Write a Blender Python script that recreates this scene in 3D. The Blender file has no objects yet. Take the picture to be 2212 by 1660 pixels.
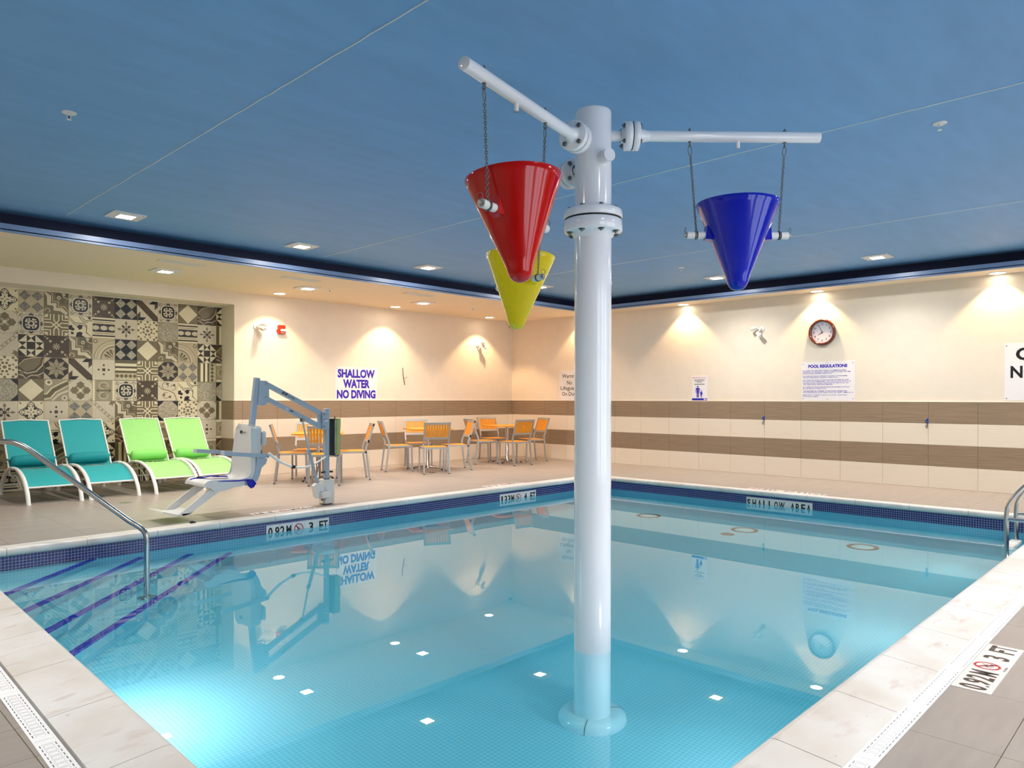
import bpy, bmesh, math, random
import numpy as np
from math import sin, cos, pi, radians, sqrt, atan2, floor, ceil
from mathutils import Vector, Matrix
random.seed(7)
SC = bpy.context.scene
COL = SC.collection

# ------------------------------------------------------------------ camera
F_PX, CAM_H, ROLL, TH = 1569.0, 1.262, 0.0017, radians(44.0)
view = Vector((cos(TH), sin(TH), 0)); wr = Vector((sin(TH), -cos(TH), 0)); wu = Vector((0, 0, 1))
ri = wr*cos(ROLL) + wu*sin(ROLL); ui = wu*cos(ROLL) - wr*sin(ROLL)
cam = bpy.data.cameras.new('camera'); camo = bpy.data.objects.new('camera', cam); COL.objects.link(camo)
m = Matrix((ri, ui, -view)).transposed().to_4x4(); m.translation = Vector((0, 0, CAM_H)); camo.matrix_world = m
cam.sensor_width = 36; cam.sensor_fit = 'HORIZONTAL'; cam.lens = F_PX/2212*36; cam.shift_y = 32/2212
cam.clip_start = .05; cam.clip_end = 200
SC.camera = camo
def project(P):
    v = Vector(P) - Vector((0, 0, CAM_H)); z = v.dot(view)
    if z < .1: return None
    return (1106 + F_PX*v.dot(ri)/z, 862 - F_PX*v.dot(ui)/z)

# ------------------------------------------------------------------ light levels and exposure
SC.view_settings.view_transform = 'Standard'; SC.view_settings.look = 'None'
SC.view_settings.gamma = 1; SC.view_settings.use_curve_mapping = False
SC.view_settings.exposure = 0.35
SC.cycles.use_denoising = True
SC.cycles.max_bounces = 14; SC.cycles.diffuse_bounces = 6; SC.cycles.glossy_bounces = 6
SC.cycles.transmission_bounces = 10; SC.cycles.transparent_max_bounces = 12
SC.cycles.caustics_reflective = True; SC.cycles.caustics_refractive = True
SC.cycles.sample_clamp_indirect = 6; SC.cycles.blur_glossy = .3
W_LED, W_SOFFIT, W_DOWN, W_POOL, SKY = 20, 10, 84, 14, 3.1
C_LED, C_WARM = (1, .93, .84), (1, .64, .33)
world = bpy.data.worlds.new('sky'); SC.world = world; world.use_nodes = True
bg = world.node_tree.nodes['Background']; bg.inputs[0].default_value = (.78, .89, 1, 1); bg.inputs[1].default_value = SKY

# ------------------------------------------------------------------ dimensions (metres)
XR, YB = 11.64, 11.24          # right wall plane, left wall plane
XN, YN = -1.8, -1.7            # walls behind the camera
ZS, ZC = 2.96, 3.2             # soffit, blue ceiling
LIPX, LIPY, COVE = 11.18, 8.87, .25
WL = -.15                      # water level
PX0a, PX0b, PX1, PY0, PY1 = .995, 1.09, 9.36, 1.15, 7.12   # pool walls (left wall very slightly skew)
NX, NZ, NY = 5.257, 2.76, 11.69  # niche edge, niche head, niche back

# ------------------------------------------------------------------ helpers
def lin(c):
    c = c/255.
    return c/12.92 if c <= .04045 else ((c+.055)/1.055)**2.4
def rgb(r, g, b): return (lin(r), lin(g), lin(b), 1)
MATS = {}
def mat(name, col, rough=.5, metal=0, spec=.5, coat=0, var=0, vscale=6, stretch=None, bump=0, bscale=60, emit=None, estr=0, sheen=0):
    if name in MATS: return MATS[name]
    m = bpy.data.materials.new(name); m.use_nodes = True; MATS[name] = m
    nt = m.node_tree; b = nt.nodes['Principled BSDF']
    b.inputs['Base Color'].default_value = col; b.inputs['Roughness'].default_value = rough
    b.inputs['Metallic'].default_value = metal; b.inputs['Specular IOR Level'].default_value = spec
    b.inputs['Coat Weight'].default_value = coat; b.inputs['Coat Roughness'].default_value = .06
    if sheen: b.inputs['Sheen Weight'].default_value = sheen
    if emit: b.inputs['Emission Color'].default_value = emit; b.inputs['Emission Strength'].default_value = estr
    if var or bump:
        geo = nt.nodes.new('ShaderNodeNewGeometry'); vec = geo.outputs['Position']
        if stretch:
            mm = nt.nodes.new('ShaderNodeVectorMath'); mm.operation = 'MULTIPLY'; mm.inputs[1].default_value = stretch
            nt.links.new(vec, mm.inputs[0]); vec = mm.outputs[0]
    if var:
        n = nt.nodes.new('ShaderNodeTexNoise'); n.inputs['Scale'].default_value = vscale; n.inputs['Detail'].default_value = 4
        nt.links.new(vec, n.inputs['Vector'])
        r = nt.nodes.new('ShaderNodeMapRange'); r.inputs[1].default_value = .3; r.inputs[2].default_value = .7
        r.inputs[3].default_value = 1-var; r.inputs[4].default_value = 1+var
        nt.links.new(n.outputs['Fac'], r.inputs[0])
        mx = nt.nodes.new('ShaderNodeVectorMath'); mx.operation = 'SCALE'; mx.inputs[0].default_value = col[:3]
        nt.links.new(r.outputs[0], mx.inputs['Scale']); nt.links.new(mx.outputs[0], b.inputs['Base Color'])
    if bump:
        n2 = nt.nodes.new('ShaderNodeTexNoise'); n2.inputs['Scale'].default_value = bscale; n2.inputs['Detail'].default_value = 3
        nt.links.new(vec, n2.inputs['Vector'])
        bp = nt.nodes.new('ShaderNodeBump'); bp.inputs['Strength'].default_value = bump; bp.inputs['Distance'].default_value = .004
        nt.links.new(n2.outputs['Fac'], bp.inputs['Height']); nt.links.new(bp.outputs[0], b.inputs['Normal'])
    return m
def emis(name, col, s):
    if name in MATS: return MATS[name]
    m = bpy.data.materials.new(name); m.use_nodes = True; MATS[name] = m; nt = m.node_tree
    nt.nodes.remove(nt.nodes['Principled BSDF']); e = nt.nodes.new('ShaderNodeEmission')
    e.inputs[0].default_value = (*col, 1); e.inputs[1].default_value = s
    nt.links.new(e.outputs[0], nt.nodes['Material Output'].inputs[0]); return m

class MB:
    """collects faces; build() links them as ONE mesh object"""
    def __init__(s): s.v = []; s.f = []; s.mi = []; s.sm = []; s.mats = []; s.cur = 0; s.M = None
    def mat(s, m):
        if m not in s.mats: s.mats.append(m)
        s.cur = s.mats.index(m); return s
    def add(s, vs, fs, smooth=False):
        o = len(s.v)
        if s.M: vs = [tuple(s.M @ Vector(v)) for v in vs]
        s.v += [tuple(v) for v in vs]
        for f in fs:
            s.f.append([i+o for i in f]); s.mi.append(s.cur); s.sm.append(smooth)
        return s
    def box(s, x0, x1, y0, y1, z0, z1):
        return s.add([(x0,y0,z0),(x1,y0,z0),(x1,y1,z0),(x0,y1,z0),(x0,y0,z1),(x1,y0,z1),(x1,y1,z1),(x0,y1,z1)],
                     [(0,3,2,1),(4,5,6,7),(0,1,5,4),(1,2,6,5),(2,3,7,6),(3,0,4,7)])
    def cbox(s, x0, x1, y0, y1, z0, z1, c):
        """box with chamfered edges"""
        vs = []; idx = {}
        X, Y, Z = (x0, x1), (y0, y1), (z0, z1)
        for i in (0, 1):
            for j in (0, 1):
                for k in (0, 1):
                    sx, sy, sz = 1-2*i, 1-2*j, 1-2*k
                    for a in range(3):
                        p = [X[i]+sx*c, Y[j]+sy*c, Z[k]+sz*c]; p[a] = (X[i], Y[j], Z[k])[a]
                        idx[i, j, k, a] = len(vs); vs.append(tuple(p))
        fs = []
        for a in range(3):
            for e in (0, 1):
                q = []
                for u, w in ((0,0),(1,0),(1,1),(0,1)):
                    t = [0,0,0]; t[a] = e; t[(a+1)%3] = u; t[(a+2)%3] = w; q.append(idx[(*t, a)])
                fs.append(q if e else q[::-1])
        for a in range(3):
            b, d = (a+1)%3, (a+2)%3
            for u in (0,1):
                for w in (0,1):
                    t0 = [0,0,0]; t0[b] = u; t0[d] = w; t1 = list(t0); t1[a] = 1
                    q = [idx[(*t0,b)], idx[(*t1,b)], idx[(*t1,d)], idx[(*t0,d)]]
                    fs.append(q if (u ^ w) else q[::-1])
        for i in (0,1):
            for j in (0,1):
                for k in (0,1):
                    q = [idx[i,j,k,0], idx[i,j,k,1], idx[i,j,k,2]]
                    fs.append(q if (i+j+k) % 2 else q[::-1])
        return s.add(vs, fs)
    def cyl(s, p0, p1, r0, r1=None, n=16, cap=True):
        p0, p1 = Vector(p0), Vector(p1); r1 = r0 if r1 is None else r1
        d = (p1-p0).normalized(); a = d.orthogonal().normalized(); b = d.cross(a)
        ring = lambda p, r: [tuple(p + (a*cos(2*pi*i/n) + b*sin(2*pi*i/n))*r) for i in range(n)]
        A, B = ring(p0, r0), ring(p1, r1)
        s.add(A+B, [(i, (i+1)%n, n+(i+1)%n, n+i) for i in range(n)], True)
        if cap: s.add(A, [tuple(range(n))[::-1]]); s.add(B, [tuple(range(n))])
        return s
    def tube(s, pts, r, n=10, cap=True, closed=False, flat=None):
        """swept round (or flat=(w,h) oval) tube along pts"""
        P = [Vector(p) for p in pts]; N = len(P); rings = []; up = None
        for i in range(N):
            if closed: t = (P[(i+1)%N]-P[i-1]).normalized()
            else: t = (P[min(i+1, N-1)]-P[max(i-1, 0)]).normalized()
            if up is None: up = t.orthogonal().normalized() if flat is None else Vector(flat[2])
            a = (up - t*up.dot(t)).normalized(); up = a if flat is None else up; b = t.cross(a)
            rr = r[i] if isinstance(r, (list, tuple)) else r
            if flat: rings.append([tuple(P[i] + a*flat[0]*cos(2*pi*k/n) + b*flat[1]*sin(2*pi*k/n)) for k in range(n)])
            else: rings.append([tuple(P[i] + (a*cos(2*pi*k/n) + b*sin(2*pi*k/n))*rr) for k in range(n)])
        vs = [v for R in rings for v in R]; fs = []
        for i in range(N if closed else N-1):
            j = (i+1) % N
            fs += [(i*n+k, i*n+(k+1)%n, j*n+(k+1)%n, j*n+k) for k in range(n)]
        s.add(vs, fs, True)
        if cap and not closed: s.add(rings[0], [tuple(range(n))[::-1]]); s.add(rings[-1], [tuple(range(n))])
        return s
    def lathe(s, prof, c=(0,0,0), axis=(0,0,1), n=32, smooth=True):
        """prof: (r, h) list along axis"""
        ax = Vector(axis).normalized(); a = ax.orthogonal().normalized(); b = ax.cross(a); c = Vector(c); vs = []
        for r, h in prof:
            vs += [tuple(c + ax*h + (a*cos(2*pi*i/n) + b*sin(2*pi*i/n))*r) for i in range(n)]
        fs = [(j*n+i, j*n+(i+1)%n, (j+1)*n+(i+1)%n, (j+1)*n+i) for j in range(len(prof)-1) for i in range(n)]
        return s.add(vs, fs, smooth)
    def disc(s, c, r, axis=(0,0,1), n=24):
        ax = Vector(axis).normalized(); a = ax.orthogonal().normalized(); b = ax.cross(a); c = Vector(c)
        return s.add([tuple(c + (a*cos(2*pi*i/n) + b*sin(2*pi*i/n))*r) for i in range(n)], [tuple(range(n))])
    def prism(s, poly, z0, z1):
        n = len(poly)
        s.add([(x,y,z0) for x,y in poly]+[(x,y,z1) for x,y in poly],
              [tuple(range(n))[::-1], tuple(range(n,2*n))]+[(i,(i+1)%n,n+(i+1)%n,n+i) for i in range(n)])
        return s
    def extr(s, poly, axis, a0, a1):
        """extrude 2-D polygon along 'x' (poly=(y,z)) or 'y' (poly=(x,z))"""
        n = len(poly); mk = (lambda p, a: (a, p[0], p[1])) if axis == 'x' else (lambda p, a: (p[0], a, p[1]))
        return s.add([mk(p,a0) for p in poly]+[mk(p,a1) for p in poly],
              [tuple(range(n))[::-1], tuple(range(n,2*n))]+[(i,(i+1)%n,n+(i+1)%n,n+i) for i in range(n)])
    def beam(s, p0, p1, w, h, up=(0,0,1)):
        """rectangular bar from p0 to p1: w sideways, h along up"""
        p0, p1 = Vector(p0), Vector(p1); t = (p1-p0).normalized(); u = Vector(up); u = (u - t*u.dot(t)).normalized(); b = t.cross(u)
        q = [p + b*sx*w/2 + u*sy*h/2 for p in (p0, p1) for sx, sy in ((-1,-1),(1,-1),(1,1),(-1,1))]
        return s.add([tuple(x) for x in q], [(0,3,2,1),(4,5,6,7),(0,1,5,4),(1,2,6,5),(2,3,7,6),(3,0,4,7)])
    def mesh(s, name, m=None):
        me = bpy.data.meshes.new(name); me.from_pydata(s.v, [], s.f)
        if m is not None: me.materials.append(m)
        else:
            for x in s.mats: me.materials.append(x)
            me.polygons.foreach_set('material_index', s.mi)
        me.polygons.foreach_set('use_smooth', s.sm); me.validate(); me.update(); fixn(me); return me
    def build(s, name, m=None, parent=None, loc=None, rotz=0):
        return link(name, s.mesh(name, m), parent, loc, rotz)
def fixn(me):
    if len(me.polygons) > 20000: return
    bm = bmesh.new(); bm.from_mesh(me); bmesh.ops.recalc_face_normals(bm, faces=bm.faces); bm.to_mesh(me); bm.free()
def link(name, data, parent=None, loc=None, rotz=0):
    o = bpy.data.objects.new(name, data); COL.objects.link(o)
    if parent: o.parent = parent
    if loc is not None: o.location = loc
    if rotz: o.rotation_euler = (0, 0, rotz)
    return o
def tag(o, label, cat, group=None):
    o['label'] = label; o['category'] = cat
    if group: o['group'] = group
    return o
def thing(name, label, cat, loc=(0,0,0), rotz=0, group=None):
    return tag(link(name, None, None, loc, rotz), label, cat, group)
def struct(o, label=None):
    o['kind'] = 'structure'
    if label: o['label'] = label
    return o
def kids(o): return [c for c in COL.objects if c.parent == o]
CH = {}
def dup(root, loc, rotz, label, mp=None):
    """copy of a thing with its parts and sub-parts; mp swaps materials"""
    r = root.copy(); COL.objects.link(r); r.location = loc; r.rotation_euler = (0,0,rotz); r['label'] = label
    def rec(src, dst):
        if src not in CH: CH[src] = [c for c in COL.objects if c.parent == src]
        for c in CH[src]:
            d = c.copy(); COL.objects.link(d); d.parent = dst; rec(c, d)
            if mp and d.type == 'MESH' and any(x in mp for x in d.data.materials):
                key = (d.data, id(mp))
                if key not in SWAP:
                    me = d.data.copy()
                    for i, x in enumerate(me.materials): me.materials[i] = mp.get(x, x)
                    SWAP[key] = me
                d.data = SWAP[key]
    rec(root, r); return r
SWAP = {}
def text(s, w, h, m, parent, c, plane='xz', name='lettering', bold=0, res=3, keep=False, mirror=False):
    """flat lettering fitted into a w x h box centred at c (keep=True keeps the letter aspect, h rules)"""
    cu = bpy.data.curves.new('t', 'FONT'); cu.body = s; cu.align_x = 'LEFT'; cu.size = 1; cu.offset = bold; cu.resolution_u = res
    o = bpy.data.objects.new('t', cu); COL.objects.link(o)
    dg = bpy.context.evaluated_depsgraph_get()
    me = bpy.data.meshes.new_from_object(o.evaluated_get(dg)); bpy.data.objects.remove(o); bpy.data.curves.remove(cu)
    co = np.empty(len(me.vertices)*3); me.vertices.foreach_get('co', co); co = co.reshape(-1, 3)
    lo, hi = co.min(0), co.max(0); sy = h/(hi[1]-lo[1]); sx = sy if keep else w/(hi[0]-lo[0])
    x = (co[:,0]-(lo[0]+hi[0])/2)*sx; y = (co[:,1]-(lo[1]+hi[1])/2)*sy
    out = np.zeros_like(co)
    if plane == 'xz': out[:,0] = x; out[:,2] = y
    else: out[:,0] = x; out[:,1] = y
    out += np.array(c); me.vertices.foreach_set('co', out.ravel()); me.update(); me.name = name
    me.materials.clear(); me.materials.append(m)
    return link(name, me, parent)
def arc(cx, cy, r, a0, a1, n=10): return [(cx+r*cos(radians(a0+(a1-a0)*i/n)), cy+r*sin(radians(a0+(a1-a0)*i/n))) for i in range(n+1)]
def smoothpath(pts, n=6):
    """Catmull-Rom through pts"""
    P = [Vector(p) for p in pts]; out = []
    for i in range(len(P)-1):
        a, b, c, d = P[max(i-1,0)], P[i], P[i+1], P[min(i+2,len(P)-1)]
        for k in range(n):
            t = k/n
            out.append(.5*((2*b)+(c-a)*t+(2*a-5*b+4*c-d)*t*t+(3*b-a-3*c+d)*t**3))
    return out+[P[-1]]

# ------------------------------------------------------------------ materials
M_wall = mat('cream_wall_paint', rgb(231,219,201), .7, bump=.12, bscale=90, var=.02)
M_soff = mat('soffit_paint', rgb(232,218,192), .75, var=.015)
M_ceil = mat('blue_ceiling_paint', rgb(118,166,212), .6, var=.05, vscale=3, stretch=(.6,2.5,1))
M_lip = mat('blue_trim_paint', rgb(124,144,180), .36, var=.03)
M_cove = mat('navy_cove_paint', rgb(26,32,66), .7, var=.03)  # shade inside the cove put into the colour as dark navy
M_tbr = mat('brown_linear_tile', rgb(146,125,102), .42, var=.24, vscale=2.2, stretch=(1.5,1.5,120))
M_tcr = mat('cream_linear_tile', rgb(232,218,198), .38, var=.03, vscale=2.2, stretch=(1.5,1.5,120))
M_grout = mat('tile_grout', rgb(150,134,112), .9, var=.04)
M_floor = mat('deck_tile', rgb(160,149,140), .36, var=.07, vscale=2.5, stretch=(1.2,9,1), bump=.05, bscale=30)
M_fgrout = mat('deck_grout', rgb(226,216,206), .9, var=.04)
def coping_mat():
    m = mat('coping_stone_face', rgb(222,216,210), .45, bump=.12, bscale=25); nt = m.node_tree; b = nt.nodes['Principled BSDF']
    geo = nt.nodes.new('ShaderNodeNewGeometry')
    def noise(sc, st, det=4):
        v = nt.nodes.new('ShaderNodeVectorMath'); v.operation = 'MULTIPLY'; v.inputs[1].default_value = st; nt.links.new(geo.outputs['Position'], v.inputs[0])
        n = nt.nodes.new('ShaderNodeTexNoise'); n.inputs['Scale'].default_value = sc; n.inputs['Detail'].default_value = det; nt.links.new(v.outputs[0], n.inputs['Vector']); return n.outputs['Fac']
    def ramp(f, a, c, inv=False):
        r = nt.nodes.new('ShaderNodeMapRange'); r.inputs[1].default_value = a; r.inputs[2].default_value = c; nt.links.new(f, r.inputs[0]); return r.outputs[0]
    def mix(fac, a, c):
        x = nt.nodes.new('ShaderNodeMix'); x.data_type = 'RGBA'; nt.links.new(fac, x.inputs[0])
        for i, q in ((6, a), (7, c)):
            if isinstance(q, tuple): x.inputs[i].default_value = q
            else: nt.links.new(q, x.inputs[i])
        return x.outputs[2]
    c = mix(ramp(noise(2.2, (1,1,1)), .35, .7), rgb(230,226,222), rgb(212,202,190))
    c = mix(ramp(noise(5, (1,2.5,1)), .58, .75), c, rgb(206,190,180))
    c = mix(ramp(noise(26, (1,1.6,1), 6), .73, .77), c, rgb(150,138,126))
    nt.links.new(c, b.inputs['Base Color']); return m
M_cop = coping_mat()
M_trimmetal = mat('tile_edge_trim', rgb(240,228,208), .3, var=.01)
M_white = mat('white_gloss_paint', rgb(236,236,240), .16, coat=.6, var=.01)
M_whitem = mat('white_powder_coat', rgb(238,236,230), .35, var=.01)
M_whitep = mat('white_plastic', rgb(232,230,226), .4, var=.01)
M_grate = mat('white_grate_plastic', rgb(250,248,247), .45, var=.02)
M_dark = mat('dark_channel', rgb(70,66,62), .8, var=.05)
M_black = mat('black_rubber', rgb(22,22,24), .5, var=.05)
M_chrome = mat('stainless_steel', rgb(190,190,188), .2, metal=1, var=.02)
M_steel = mat('steel_bolt', rgb(120,118,114), .32, metal=1, var=.05)
M_chain = mat('chain_metal', rgb(132,130,128), .28, metal=1, var=.05)
M_alu = mat('brushed_aluminium', rgb(176,172,168), .38, metal=.55, var=.02)
M_wood = mat('honey_wood', rgb(228,150,38), .45, var=.08, vscale=5, stretch=(4,4,4))
M_red = mat('red_gloss', rgb(192,0,4), .14, spec=.3, coat=.45, var=.01)
M_blue = mat('blue_gloss', rgb(0,28,172), .13, spec=.3, coat=.45, var=.01)
M_yel = mat('yellow_gloss', rgb(255,218,0), .2, spec=.3, coat=.4, var=.01)
M_teal = mat('teal_sling', rgb(0,160,165), .65, var=.03, vscale=20, bump=.08, bscale=300, sheen=.1)
M_green = mat('lime_sling', rgb(150,216,124), .65, var=.02, vscale=20, bump=.08, bscale=300, sheen=.1)
M_teal2 = mat('teal_pillow', rgb(0,144,150), .7, var=.03, vscale=20, bump=.1, bscale=200)
M_green2 = mat('lime_pillow', rgb(136,216,108), .7, var=.02, vscale=20, bump=.1, bscale=200)
M_lift = mat('blue_grey_powder_coat', rgb(160,171,184), .35, var=.01)
M_liftp = mat('light_grey_moulded_plastic', rgb(214,212,208), .42, var=.01)
M_olive = mat('olive_fabric', rgb(176,178,112), .85, var=.06, vscale=14, bump=.2, bscale=40)
M_strap = mat('blue_webbing', rgb(20,20,170), .7, var=.05)
M_sign = mat('sign_white', rgb(236,232,232), .35, var=.01)
M_purple = mat('violet_ink', rgb(52,20,176), .5, var=.02)
M_ink = mat('black_ink', rgb(18,16,16), .5, var=.02)
M_bink = mat('brown_ink', rgb(70,52,36), .5, var=.03)
M_rink = mat('red_ink', rgb(190,36,40), .5, var=.03)
M_ceram = mat('marker_ceramic', rgb(232,224,220), .3, var=.02)
M_navy = mat('cobalt_mosaic', rgb(16,36,112), .15, var=.28, vscale=24)
M_pgrout = mat('mosaic_grout', rgb(198,196,206), .8, var=.03)
M_clock = mat('varnished_brown_wood', rgb(98,40,14), .18, coat=.6, var=.15, vscale=20)
M_ared = mat('alarm_red', rgb(205,40,24), .3, var=.02)
M_hookb = mat('blue_hook_plastic', rgb(20,70,150), .3, var=.03)
M_greenpl = mat('green_grey_cover', rgb(120,132,104), .5, var=.05)
M_brownd = mat('brown_cover', rgb(110,84,66), .5, var=.05)
E_led = emis('led_lens', (1, .97, .93), 150)
E_warm = emis('warm_lens', (1, .86, .66), 16)
E_pool = emis('pool_lamp_lens', (.85, .95, 1), 6)

def pool_mat():
    m = bpy.data.materials.new('pale_pool_mosaic'); m.use_nodes = True; nt = m.node_tree; b = nt.nodes['Principled BSDF']
    geo = nt.nodes.new('ShaderNodeNewGeometry'); sp = nt.nodes.new('ShaderNodeSeparateXYZ'); nt.links.new(geo.outputs['Position'], sp.inputs[0])
    sn = nt.nodes.new('ShaderNodeSeparateXYZ'); nt.links.new(geo.outputs['Normal'], sn.inputs[0])
    def mth(op, a, b=None, c=None):
        n = nt.nodes.new('ShaderNodeMath'); n.operation = op
        for i, x in enumerate((a, b, c)):
            if x is None: continue
            if isinstance(x, (int, float)): n.inputs[i].default_value = x
            else: nt.links.new(x, n.inputs[i])
        return n.outputs[0]
    tot = None
    for k in range(3):
        fr = mth('FRACT', mth('DIVIDE', sp.outputs[k], .0254))
        line = mth('GREATER_THAN', mth('ABSOLUTE', mth('SUBTRACT', fr, .5)), .43)
        face = mth('LESS_THAN', mth('ABSOLUTE', sn.outputs[k]), .6)
        v = mth('MULTIPLY', line, face); tot = v if tot is None else mth('MAXIMUM', tot, v)
    mx = nt.nodes.new('ShaderNodeMix'); mx.data_type = 'RGBA'
    mx.inputs[6].default_value = rgb(164,216,228); mx.inputs[7].default_value = rgb(214,238,244)
    nt.links.new(tot, mx.inputs[0]); nt.links.new(mx.outputs[2], b.inputs['Base Color'])
    b.inputs['Roughness'].default_value = .35
    return m
M_pool = pool_mat()
def water_mat():
    m = bpy.data.materials.new('pool_water'); m.use_nodes = True; nt = m.node_tree
    nt.nodes.remove(nt.nodes['Principled BSDF']); out = nt.nodes['Material Output']
    g = nt.nodes.new('ShaderNodeBsdfGlass'); g.inputs['IOR'].default_value = 1.333; g.inputs['Roughness'].default_value = 0
    g.inputs['Color'].default_value = (1, 1, 1, 1)
    geo = nt.nodes.new('ShaderNodeNewGeometry'); n = nt.nodes.new('ShaderNodeTexNoise'); n.inputs['Scale'].default_value = 1.7; n.inputs['Detail'].default_value = 1
    nt.links.new(geo.outputs['Position'], n.inputs['Vector'])
    bp = nt.nodes.new('ShaderNodeBump'); bp.inputs['Strength'].default_value = .025; bp.inputs['Distance'].default_value = .004
    nt.links.new(n.outputs['Fac'], bp.inputs['Height']); nt.links.new(bp.outputs[0], g.inputs['Normal'])
    nt.links.new(g.outputs[0], out.inputs['Surface'])
    va = nt.nodes.new('ShaderNodeVolumeAbsorption'); va.inputs['Color'].default_value = (.2, .87, .93, 1); va.inputs['Density'].default_value = .36
    nt.links.new(va.outputs[0], out.inputs['Volume'])
    return m
M_water = water_mat()
def glass_pane():
    m = bpy.data.materials.new('window_glass'); m.use_nodes = True; nt = m.node_tree
    nt.nodes.remove(nt.nodes['Principled BSDF']); out = nt.nodes['Material Output']
    t = nt.nodes.new('ShaderNodeBsdfTransparent'); g = nt.nodes.new('ShaderNodeBsdfGlossy'); g.inputs['Roughness'].default_value = .02
    fr = nt.nodes.new('ShaderNodeFresnel'); fr.inputs[0].default_value = 1.45; mx = nt.nodes.new('ShaderNodeMixShader')
    nt.links.new(fr.outputs[0], mx.inputs[0]); nt.links.new(t.outputs[0], mx.inputs[1]); nt.links.new(g.outputs[0], mx.inputs[2])
    nt.links.new(mx.outputs[0], out.inputs[0]); return m
M_glass = glass_pane()
def speck(name, dark, light, sc=90):
    m = mat(name, dark, .5); nt = m.node_tree; b = nt.nodes['Principled BSDF']
    geo = nt.nodes.new('ShaderNodeNewGeometry'); v = nt.nodes.new('ShaderNodeTexVoronoi'); v.inputs['Scale'].default_value = sc
    nt.links.new(geo.outputs['Position'], v.inputs['Vector'])
    cr = nt.nodes.new('ShaderNodeSeparateColor'); nt.links.new(v.outputs['Color'], cr.inputs[0])
    mx = nt.nodes.new('ShaderNodeMix'); mx.data_type = 'RGBA'; mx.inputs[6].default_value = dark; mx.inputs[7].default_value = light
    nt.links.new(cr.outputs[0], mx.inputs[0]); nt.links.new(mx.outputs[2], b.inputs['Base Color']); return m

# ================================================================== STRUCTURE
TW, TH_ = .61, .305
TCACHE = {}
def wall_tile(parent, w, h, m, loc, rotz=0, t=.009, name='tile'):
    key = (round(w,3), round(h,3), m.name, t)
    if key not in TCACHE: TCACHE[key] = MB().cbox(.0014, w-.0014, -t, .004, .0012, h-.0012, .0016).mesh(name, m)
    return link(name, TCACHE[key], parent, loc, rotz)
ZROW = [0, .31, .615, .92, 1.225]
def wains(parent, joints, place, cap):
    """four courses of wall tile between joints; place(a)->(loc xy), along local x"""
    for a, b in zip(joints[:-1], joints[1:]):
        for r in range(4):
            xy, rz = place(a)
            wall_tile(parent, b-a, ZROW[r+1]-ZROW[r], M_tbr if r in (1,3) else M_tcr, (xy[0], xy[1], ZROW[r]), rz)
# left wall with its niche
b = MB(); b.box(NX, XR+.2, YB, NY+.1, -.05, ZS+.3); b.box(XN-.2, NX, YB, NY+.1, NZ, ZS+.3); b.box(XN-.2, NX, NY, NY+.1, -.05, NZ)
wall_left = struct(b.build('wall_left', M_wall), 'cream wall behind the tables with a tiled niche at its left end')
JL = [5.257, 5.39, 6.0, 6.61, 7.22, 7.83, 8.441, 9.05, 9.66, 10.265, 10.88, 11.49, 11.631]
wains(wall_left, JL, lambda a: ((a, YB), 0), None)
wains(wall_left, [0, .449], lambda a: ((NX, NY), -pi/2), None)
MB().box(NX-.002, XR, YB-.011, YB, 1.225, 1.236).build('tile_edge', M_trimmetal, wall_left)
MB().box(NX-.011, NX, YB-.011, NY, 1.225, 1.236).build('tile_edge', M_trimmetal, wall_left)
# right wall
b = MB(); b.box(XR, XR+.2, YN-.2, YB+.2, -.05, ZS+.3)
wall_right = struct(b.build('wall_right', M_wall), 'cream wall with the clock and the pool rules')
JR = [11.231, 10.873, 10.263] + [9.653-.6104*k for k in range(0, 19)]
for a, c in zip(JR[:-1], JR[1:]):
    for r in range(4):
        wall_tile(wall_right, a-c, ZROW[r+1]-ZROW[r], M_tbr if r in (1,3) else M_tcr, (XR, a, ZROW[r]), -pi/2)
MB().box(XR-.011, XR, YN, YB, 1.225, 1.236).build('tile_edge', M_trimmetal, wall_right)
# walls behind the camera, with daylight windows
b = MB(); WX = [1.2+1.95*k for k in range(5)]; WW, WZ0, WZ1 = 1.6, .3, 2.6
b.box(XN-.2, XR+.2, YN-.2, YN, -.05, WZ0); b.box(XN-.2, XR+.2, YN-.2, YN, WZ1, ZS+.3)
edges = [XN-.2] + [e for x in WX for e in (x, x+WW)] + [XR+.2]
for a, c in zip(edges[0::2], edges[1::2]): b.box(a, c, YN-.2, YN, WZ0, WZ1)
struct(b.build('wall_near', M_wall), 'window wall behind the camera')
for k, x in enumerate(WX):
    f = MB(); fw = .05
    for a, c, d, e in ((x,x+fw,WZ0,WZ1),(x+WW-fw,x+WW,WZ0,WZ1),(x,x+WW,WZ0,WZ0+fw),(x,x+WW,WZ1-fw,WZ1),(x+WW/2-.025,x+WW/2+.025,WZ0,WZ1),(x,x+WW,1.75,1.8)):
        f.box(a, c, YN-.13, YN-.06, d, e)
    w = struct(f.build('window_%d' % (k+1), M_alu), 'daylight window behind the camera')
    for i in (0,1):
        MB().box(x+fw+i*WW/2, x+WW/2-.025+i*(WW/2-.025), YN-.1, YN-.095, WZ0+fw, WZ1-fw).build('pane', M_glass, w)
struct(MB().box(XN-.2, XN, YN-.2, NY+.1, -.05, ZS+.3).build('wall_rear', M_wall), 'plain wall left of the camera')
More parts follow.
